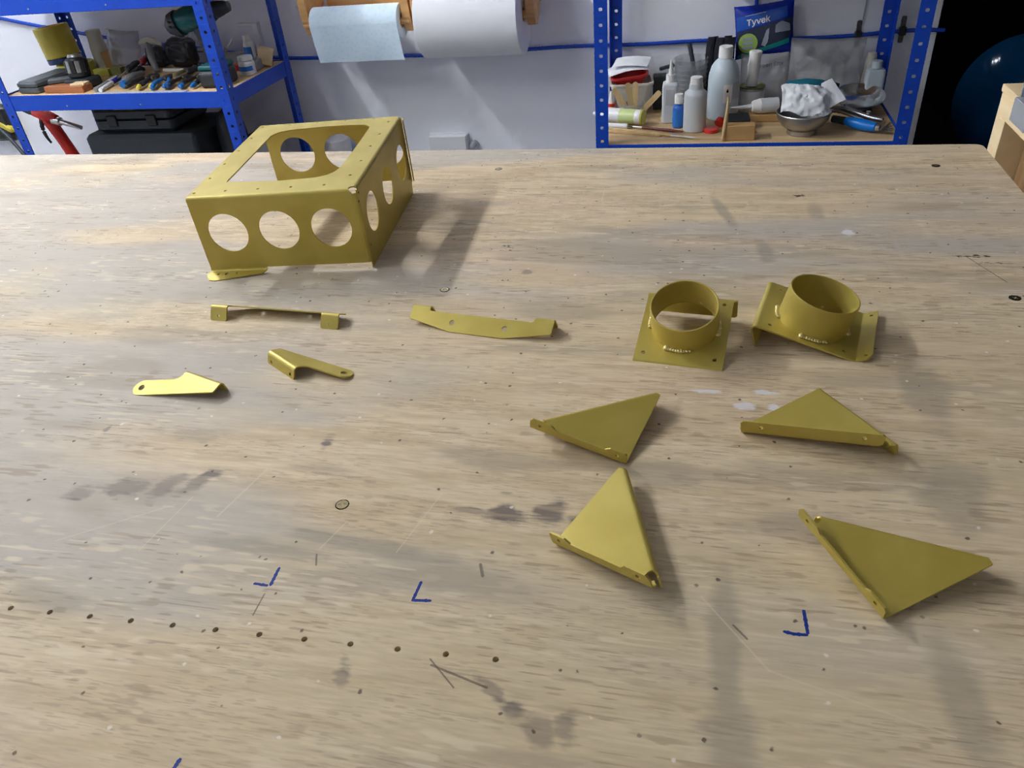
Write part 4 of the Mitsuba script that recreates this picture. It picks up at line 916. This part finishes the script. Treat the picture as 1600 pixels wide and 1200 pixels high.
add('beam', mv(bx(-.075, .060, -.008, .008, 0, .006, .001), onL(-1.625, 2.535, .045), rz=-.2, rx=.6), 'mid_grey', kk)
add('head', mv(bx(-.045, .020, -.022, .016, -.002, .011, .003), onL(-1.600, 2.525, .045), rz=-.2, rx=.6), 'zinc', kk)
add('jaw', mv(ext(Polygon([(0, 0), (.010, 0), (.012, .04), (.004, .05)]), .005), onL(-1.575, 2.525, .046), rz=-.2, rx=.6), 'steel_dull', kk)
add('stand_block', mv(bx(-.03, .09, -.02, .02, 0, .036, .003), onL(-1.610, 2.535)), 'mid_grey', label='grey block under the caliper', cat='block')
add('steel_rule', mv(bx(-.175, .165, -.010, .012, 0, .0012, .0003), onL(-1.70, 2.192, .0004), rz=-.03), 'zinc', label='steel rule lying along the front edge of the tool shelf', cat='ruler')
# cordless drill standing on its battery
kk = thing('cordless_drill', 'dark teal and black cordless drill standing on its battery behind the post', 'drill')
dx, dy = -1.462, 2.268
def sup(pts, r, n=16): return tubepath(pts, r, n)
add('battery', mv(bx(-.040, .040, -.055, .045, 0, .048, .007), onL(dx, dy)), 'black_plastic', kk)
add('battery_ridge', mv(bx(-.030, .030, -.0565, -.050, .008, .040, .002), onL(dx, dy)), 'case_black', kk)
add('shoe', mv(bx(-.038, .038, -.050, .045, .048, .064, .006), onL(dx, dy)), 'teal', kk)
add('handle', sup([onL(dx + .004, dy + .004, .058), onL(dx - .004, dy, .10), onL(dx - .010, dy - .002, .14), onL(dx - .014, dy, .165)], [.024, .020, .021, .026]), 'case_black', kk, smooth=True)
add('handle_shell', sup([onL(dx + .008, dy + .006, .062), onL(dx + .001, dy + .004, .10), onL(dx - .003, dy + .004, .14)], [.023, .019, .020]), 'teal', kk, smooth=True)
add('motor_body', sup([onL(dx - .098, dy - .022, .176), onL(dx - .085, dy - .020, .180), onL(dx - .045, dy - .010, .190), onL(dx + .010, dy + .004, .203), onL(dx + .035, dy + .010, .207)], [.020, .033, .036, .034, .028], 20), 'teal', kk, smooth=True)
add('rear_cap', sup([onL(dx - .110, dy - .025, .168), onL(dx - .096, dy - .021, .174), onL(dx - .070, dy - .016, .183)], [.016, .035, .0375], 20), 'case_black', kk, smooth=True)
add('chuck', sup([onL(dx + .034, dy + .010, .207), onL(dx + .055, dy + .016, .211), onL(dx + .085, dy + .022, .214)], [.026, .021, .013], 18), 'case_black', kk, smooth=True)
add('trigger', mv(bx(-.006, .006, -.008, .008, -.014, .014, .004), onL(dx + .018, dy + .004, .150)), 'black_plastic', kk)
for i in range(4): add('vent', mv(bx(-.004, .004, -.0006, .0006, -.003, .003, .0003), onL(dx - .080 + .013 * (i % 2), dy - .0545, .178 + .014 * (i // 2))), 'hole_dark', kk)
# bottles and offcuts right of the post
kk = thing('glue_jar', 'squat white jar with a blue label, right of the front post', 'jar')
add('body', mv(lathe([(0, 0), (.024, 0), (.026, .002), (.026, .034), (.024, .040), (.017, .044), (0, .044)], 32), onL(-1.425, 2.38)), 'white_plastic', kk, smooth=35)
add('label', mv(label_patch(.0263, -1.2, 1.2, .014, .028), onL(-1.425, 2.38)), 'label_blue', kk)
add('cap', mv(cyl(.024, .012, 28), onL(-1.425, 2.38, .044)), 'white_cap', kk, smooth=35)
kk = bottle('glue_bottle', 'upright white bottle with a blue label and squared cap, behind the squat jar', -1.458, 2.478, ZL, [(0, 0), (.016, 0), (.0175, .002), (.0175, .074), (.013, .080), (.010, .082), (0, .082)], 'white_plastic', (.0135, .080, .100))
add('label', mv(label_patch(.0177, -.9, .9, .018, .066), (-1.458, 2.478, ZL)), 'label_blue', kk)
add('grey_bracket', mv(join(bx(-.05, .05, -.012, .012, .0, .010, .002), bx(.030, .05, -.012, .012, .0, .130, .002), bx(-.02, .05, -.012, .012, .12, .130, .002)), onL(-1.480, 2.525)), 'socket_white', label='pale upright bracket behind the white bottles', cat='bracket')
add('red_stopper', mv(cyl(.012, .02, 20), onL(-1.495, 2.44)), 'red_plastic', smooth=35, label='red stopper beside the upright white bottle', cat='stopper')
add('wood_offcut', mv(bx(-.024, .024, -.018, .018, 0, .050, .001), onL(-1.418, 2.480, .009), rz=.4, ry=.35), 'pale_wood', label='tan block leaning at the right end of the tool shelf', cat='offcut')
add('grey_box', mv(bx(-.02, .02, -.03, .03, 0, .032, .003), onL(-1.432, 2.435), rz=.1), 'mid_grey', label='small grey part below the leaning tan block', cat='part')

# ------------------------------------------------------------------ below the tool shelf
ZB = -.52
def case(name, label, x0, x1, y0, y1, z0, z1, extra):
    k = thing(name, label, 'tool case')
    zm = z0 + (z1 - z0) * .5
    for nm, a, b in (('base', z0, zm - .001), ('lid', zm + .001, z1)):
        g = rrect(x0, y0, x1, y1, .018, 5)
        add(nm, loft([g.buffer(-.008), g, g, g.buffer(-.012)] if nm == 'lid' else [g.buffer(-.012), g, g], [a, a + .006, b - .012, b] if nm == 'lid' else [a, a + .012, b]), 'case_black', k, smooth=30)
    for x in (x0 + (x1 - x0) * .25, x0 + (x1 - x0) * .75): add('latch', bx(x - .018, x + .018, y0 - .006, y0 + .001, zm - .018, zm + .018, .003), 'black_plastic', k)
    if extra: add('carry_handle', tubepath([(x0 + .10, y0 + .02, z1 - .004), (x0 + .105, y0 + .018, z1 + .012), ((x0 + x1) / 2, y0 + .018, z1 + .014), (x1 - .105, y0 + .018, z1 + .012), (x1 - .10, y0 + .02, z1 - .004)], .007, 10), 'black_plastic', k, smooth=True)
    return k
case('tool_case', 'large black tool case on the bottom shelf below the pliers', -2.02, -1.60, 2.24, 2.50, ZB + .002, -.272, False)
kc = case('tool_case', 'smaller black tool case lying on top of the large one', -1.975, -1.675, 2.26, 2.48, -.270, -.190, False)
add('grip', bx(-1.885, -1.79, 2.262, 2.275, -.196, -.186, .002), 'mid_grey', kc)
add('case_horn', mv(lathe([(0, 0), (.046, 0), (.050, .006), (.050, .20), (.047, .235), (.036, .270), (.018, .285), (0, .286)], 28), (-1.546, 2.38, ZB + .001)), 'case_black', smooth=35, label='rounded black bundle at the right end of the large tool case', cat='bundle')
kk = thing('flat_box', 'grey flat topped box with a dark lid, right of the rounded black bundle', 'box')
add('body', mv(bx(-.045, .045, -.06, .06, 0, .19, .004), (-1.440, 2.39, ZB + .001)), 'mid_grey', kk)
add('lid', mv(bx(-.050, .050, -.065, .065, 0, .008, .002), (-1.440, 2.39, ZB + .1915)), 'case_black', kk)
# riveter hanging in front of the left post
kk = thing('rivet_gun', 'red air rivet gun with steel nose, under the left end of the tool shelf', 'rivet gun')
g0 = lambda x, z, y=2.36: (x, y, z)
add('grip', tubepath([g0(-2.258, -.236), g0(-2.238, -.265), g0(-2.222, -.305), g0(-2.205, -.36), g0(-2.19, -.42)], [.019, .021, .020, .021, .024], 18), 'bright_red', kk, smooth=True)
add('head', tubepath([g0(-2.290, -.219), g0(-2.268, -.226), g0(-2.225, -.240), g0(-2.205, -.247)], [.016, .020, .018, .013], 18), 'bright_red', kk, smooth=True)
add('nose_ring', rod(g0(-2.224, -.249), g0(-2.196, -.257), .017, .016, 22), 'steel', kk, smooth=35)
add('nose', rod(g0(-2.200, -.255), g0(-2.120, -.279), .0095, .0075, 20), 'steel', kk, smooth=35)
add('hose_stub', tubepath([g0(-2.284, -.222), g0(-2.315, -.212), g0(-2.345, -.192)], [.013, .013, .011], 14), 'case_black', kk, smooth=True)
add('trigger', tubepath([g0(-2.258, -.244, 2.345), g0(-2.266, -.285, 2.342), g0(-2.254, -.325, 2.342)], [.008, .0065, .004], 10), 'case_black', kk, smooth=True)
add('base', mv(lathe([(0, 0), (.036, 0), (.038, .004), (.037, .085), (.030, .105), (0, .105)], 32), (-2.180, 2.36, ZB + .001)), 'bright_red', kk, smooth=35)
add('black_hose', tubepath([(-2.262, 2.150, -.200), (-2.205, 2.140, -.262), (-2.150, 2.12, -.335), (-2.10, 2.11, -.46), (-2.08, 2.10, -.70), (-2.02, 2.10, -.893)], .006, 10), 'case_black', smooth=True, label='black hose running down beside the red rivet gun', cat='hose')
kk = thing('yellow_tool', 'black and yellow tool hanging on the wall at the left edge', 'tool')
add('body', bx(-2.82, -2.672, 2.605, WY - .0005, -.400, -.262, .012), 'black_plastic', kk)
add('stripe', mv(bx(-.080, .080, -.030, .026, -.014, .014, .008), (-2.735, 2.630, -.318), ry=.55), 'yellow', kk)
# white bag seen through the box
kk = thing('film_roll', 'white roll with a blue band standing on the floor right of the tool shelving', 'roll')
add('roll', mv(cyl(.050, .50, 32), (-1.270, 2.585, F0 + .0005)), 'white_plastic', kk, smooth=35)
add('band', mv(lathe([(.0502, .405), (.0510, .406), (.0510, .450), (.0502, .451)], 32), (-1.270, 2.585, F0)), 'label_blue', kk, smooth=35)

# ------------------------------------------------------------------ right side: ball and wooden stand
k = thing('gym_ball', 'large shiny dark blue exercise ball in the dark on the right', 'ball')
bp = []
for a in np.linspace(-q, q, 97):
    g = .264 * (1 - .006 * abs(math.sin(a * 24)) ** 6)
    bp.append((max(g * math.cos(a), 0), g * math.sin(a)))
add('skin', mv(lathe(bp, 96), (1.327, 3.64, F0 + .2690), rx=.5), 'ball_blue', k, smooth=True)
add('plug', mv(cyl(.012, .004, 20), (1.327, 3.64 - .2655, F0 + .262), rx=q), 'white_plastic', k)
kl = thing('added_ball_lamp', 'small unseen lamp added in the dark store area to light the ball', 'lamp')  # unseen lamp, added to put a highlight on the ball
add('base', mv(cyl(.035, .012, 24), (.6832, 4.05, .10), ry=q), 'lamp_body', kl, smooth=35)
add('bulb', mv(trimesh.creation.icosphere(subdivisions=2, radius=.028), (.722, 4.05, .10)), 'lamp_body', kl, emitter={'type': 'area', 'radiance': rgb([50.0, 52.0, 56.0])})
ks = thing('wood_stand', 'pale wooden cabinet frame with brown panel inside, right of the bench', 'cabinet')
SX, SY, SZ = .470, 1.385, .044
add('stile', bx(SX, SX + .045, SY - .042, SY, F0, SZ - .045, .001), 'pale_wood', ks)
add('stile', bx(SX, SX + .045, .60, .642, F0, SZ - .045, .001), 'pale_wood', ks)
add('top_rail', bx(SX, SX + .045, .60, SY, SZ - .046, SZ - .012, .001), 'pale_wood', ks)
add('top_board', bx(SX - .0015, SX + .46, .59, SY + .003, SZ - .0115, SZ, .001), 'pale_wood', ks)
for x in (SX + .40,):
    for y in (.60, SY - .042): add('stile', bx(x, x + .045, y, y + .042, F0, SZ - .012, .001), 'pale_wood', ks)
for i in range(9):
    y0 = SY - .045 - (i + 1) * .083
    add('panel_board', bx(SX + .036, SX + .044, y0 + .0006, y0 + .0824, F0 + .1, SZ - .046, .0008), 'brown_ply', ks)
kk = thing('steel_bracket', 'grey steel saddle bracket clamped over the top of the wooden cabinet', 'bracket')
add('plate', bx(SX - .010, SX + .10, 1.235, 1.300, SZ + .0005, SZ + .004, .001), 'zinc', kk)
add('side_cheek', bx(SX - .010, SX - .006, 1.235, 1.300, SZ - .030, SZ + .004, .001), 'zinc', kk)
add('upright', bx(SX - .004, SX + .10, 1.232, 1.2355, SZ + .004, SZ + .030, .001), 'zinc', kk)
add('upright', bx(SX - .004, SX + .10, 1.298, 1.3015, SZ + .004, SZ + .030, .001), 'zinc', kk)
add('cap_bar', bx(SX - .004, SX + .10, 1.232, 1.3015, SZ + .030, SZ + .033, .001), 'zinc', kk)
kk = thing('cable_coil', 'coil of greyish blue cable hanging on the side of the wooden cabinet', 'cable')
for i in range(7):
    rr = .070 - .0075 * i
    t = np.linspace(0, 2 * np.pi, 30)
    add('loop', tubepath([(SX + .012 - .001 * (i % 2), 1.120 + rr * math.cos(a) * .95, -.120 + rr * math.sin(a)) for a in t], .0036, 8, smooth=1), 'cable_blue', kk, smooth=True)
add('peg', rod((SX + .0352, 1.12, -.055), (SX + .004, 1.12, -.055), .006, n=12), 'zinc', kk, smooth=35)
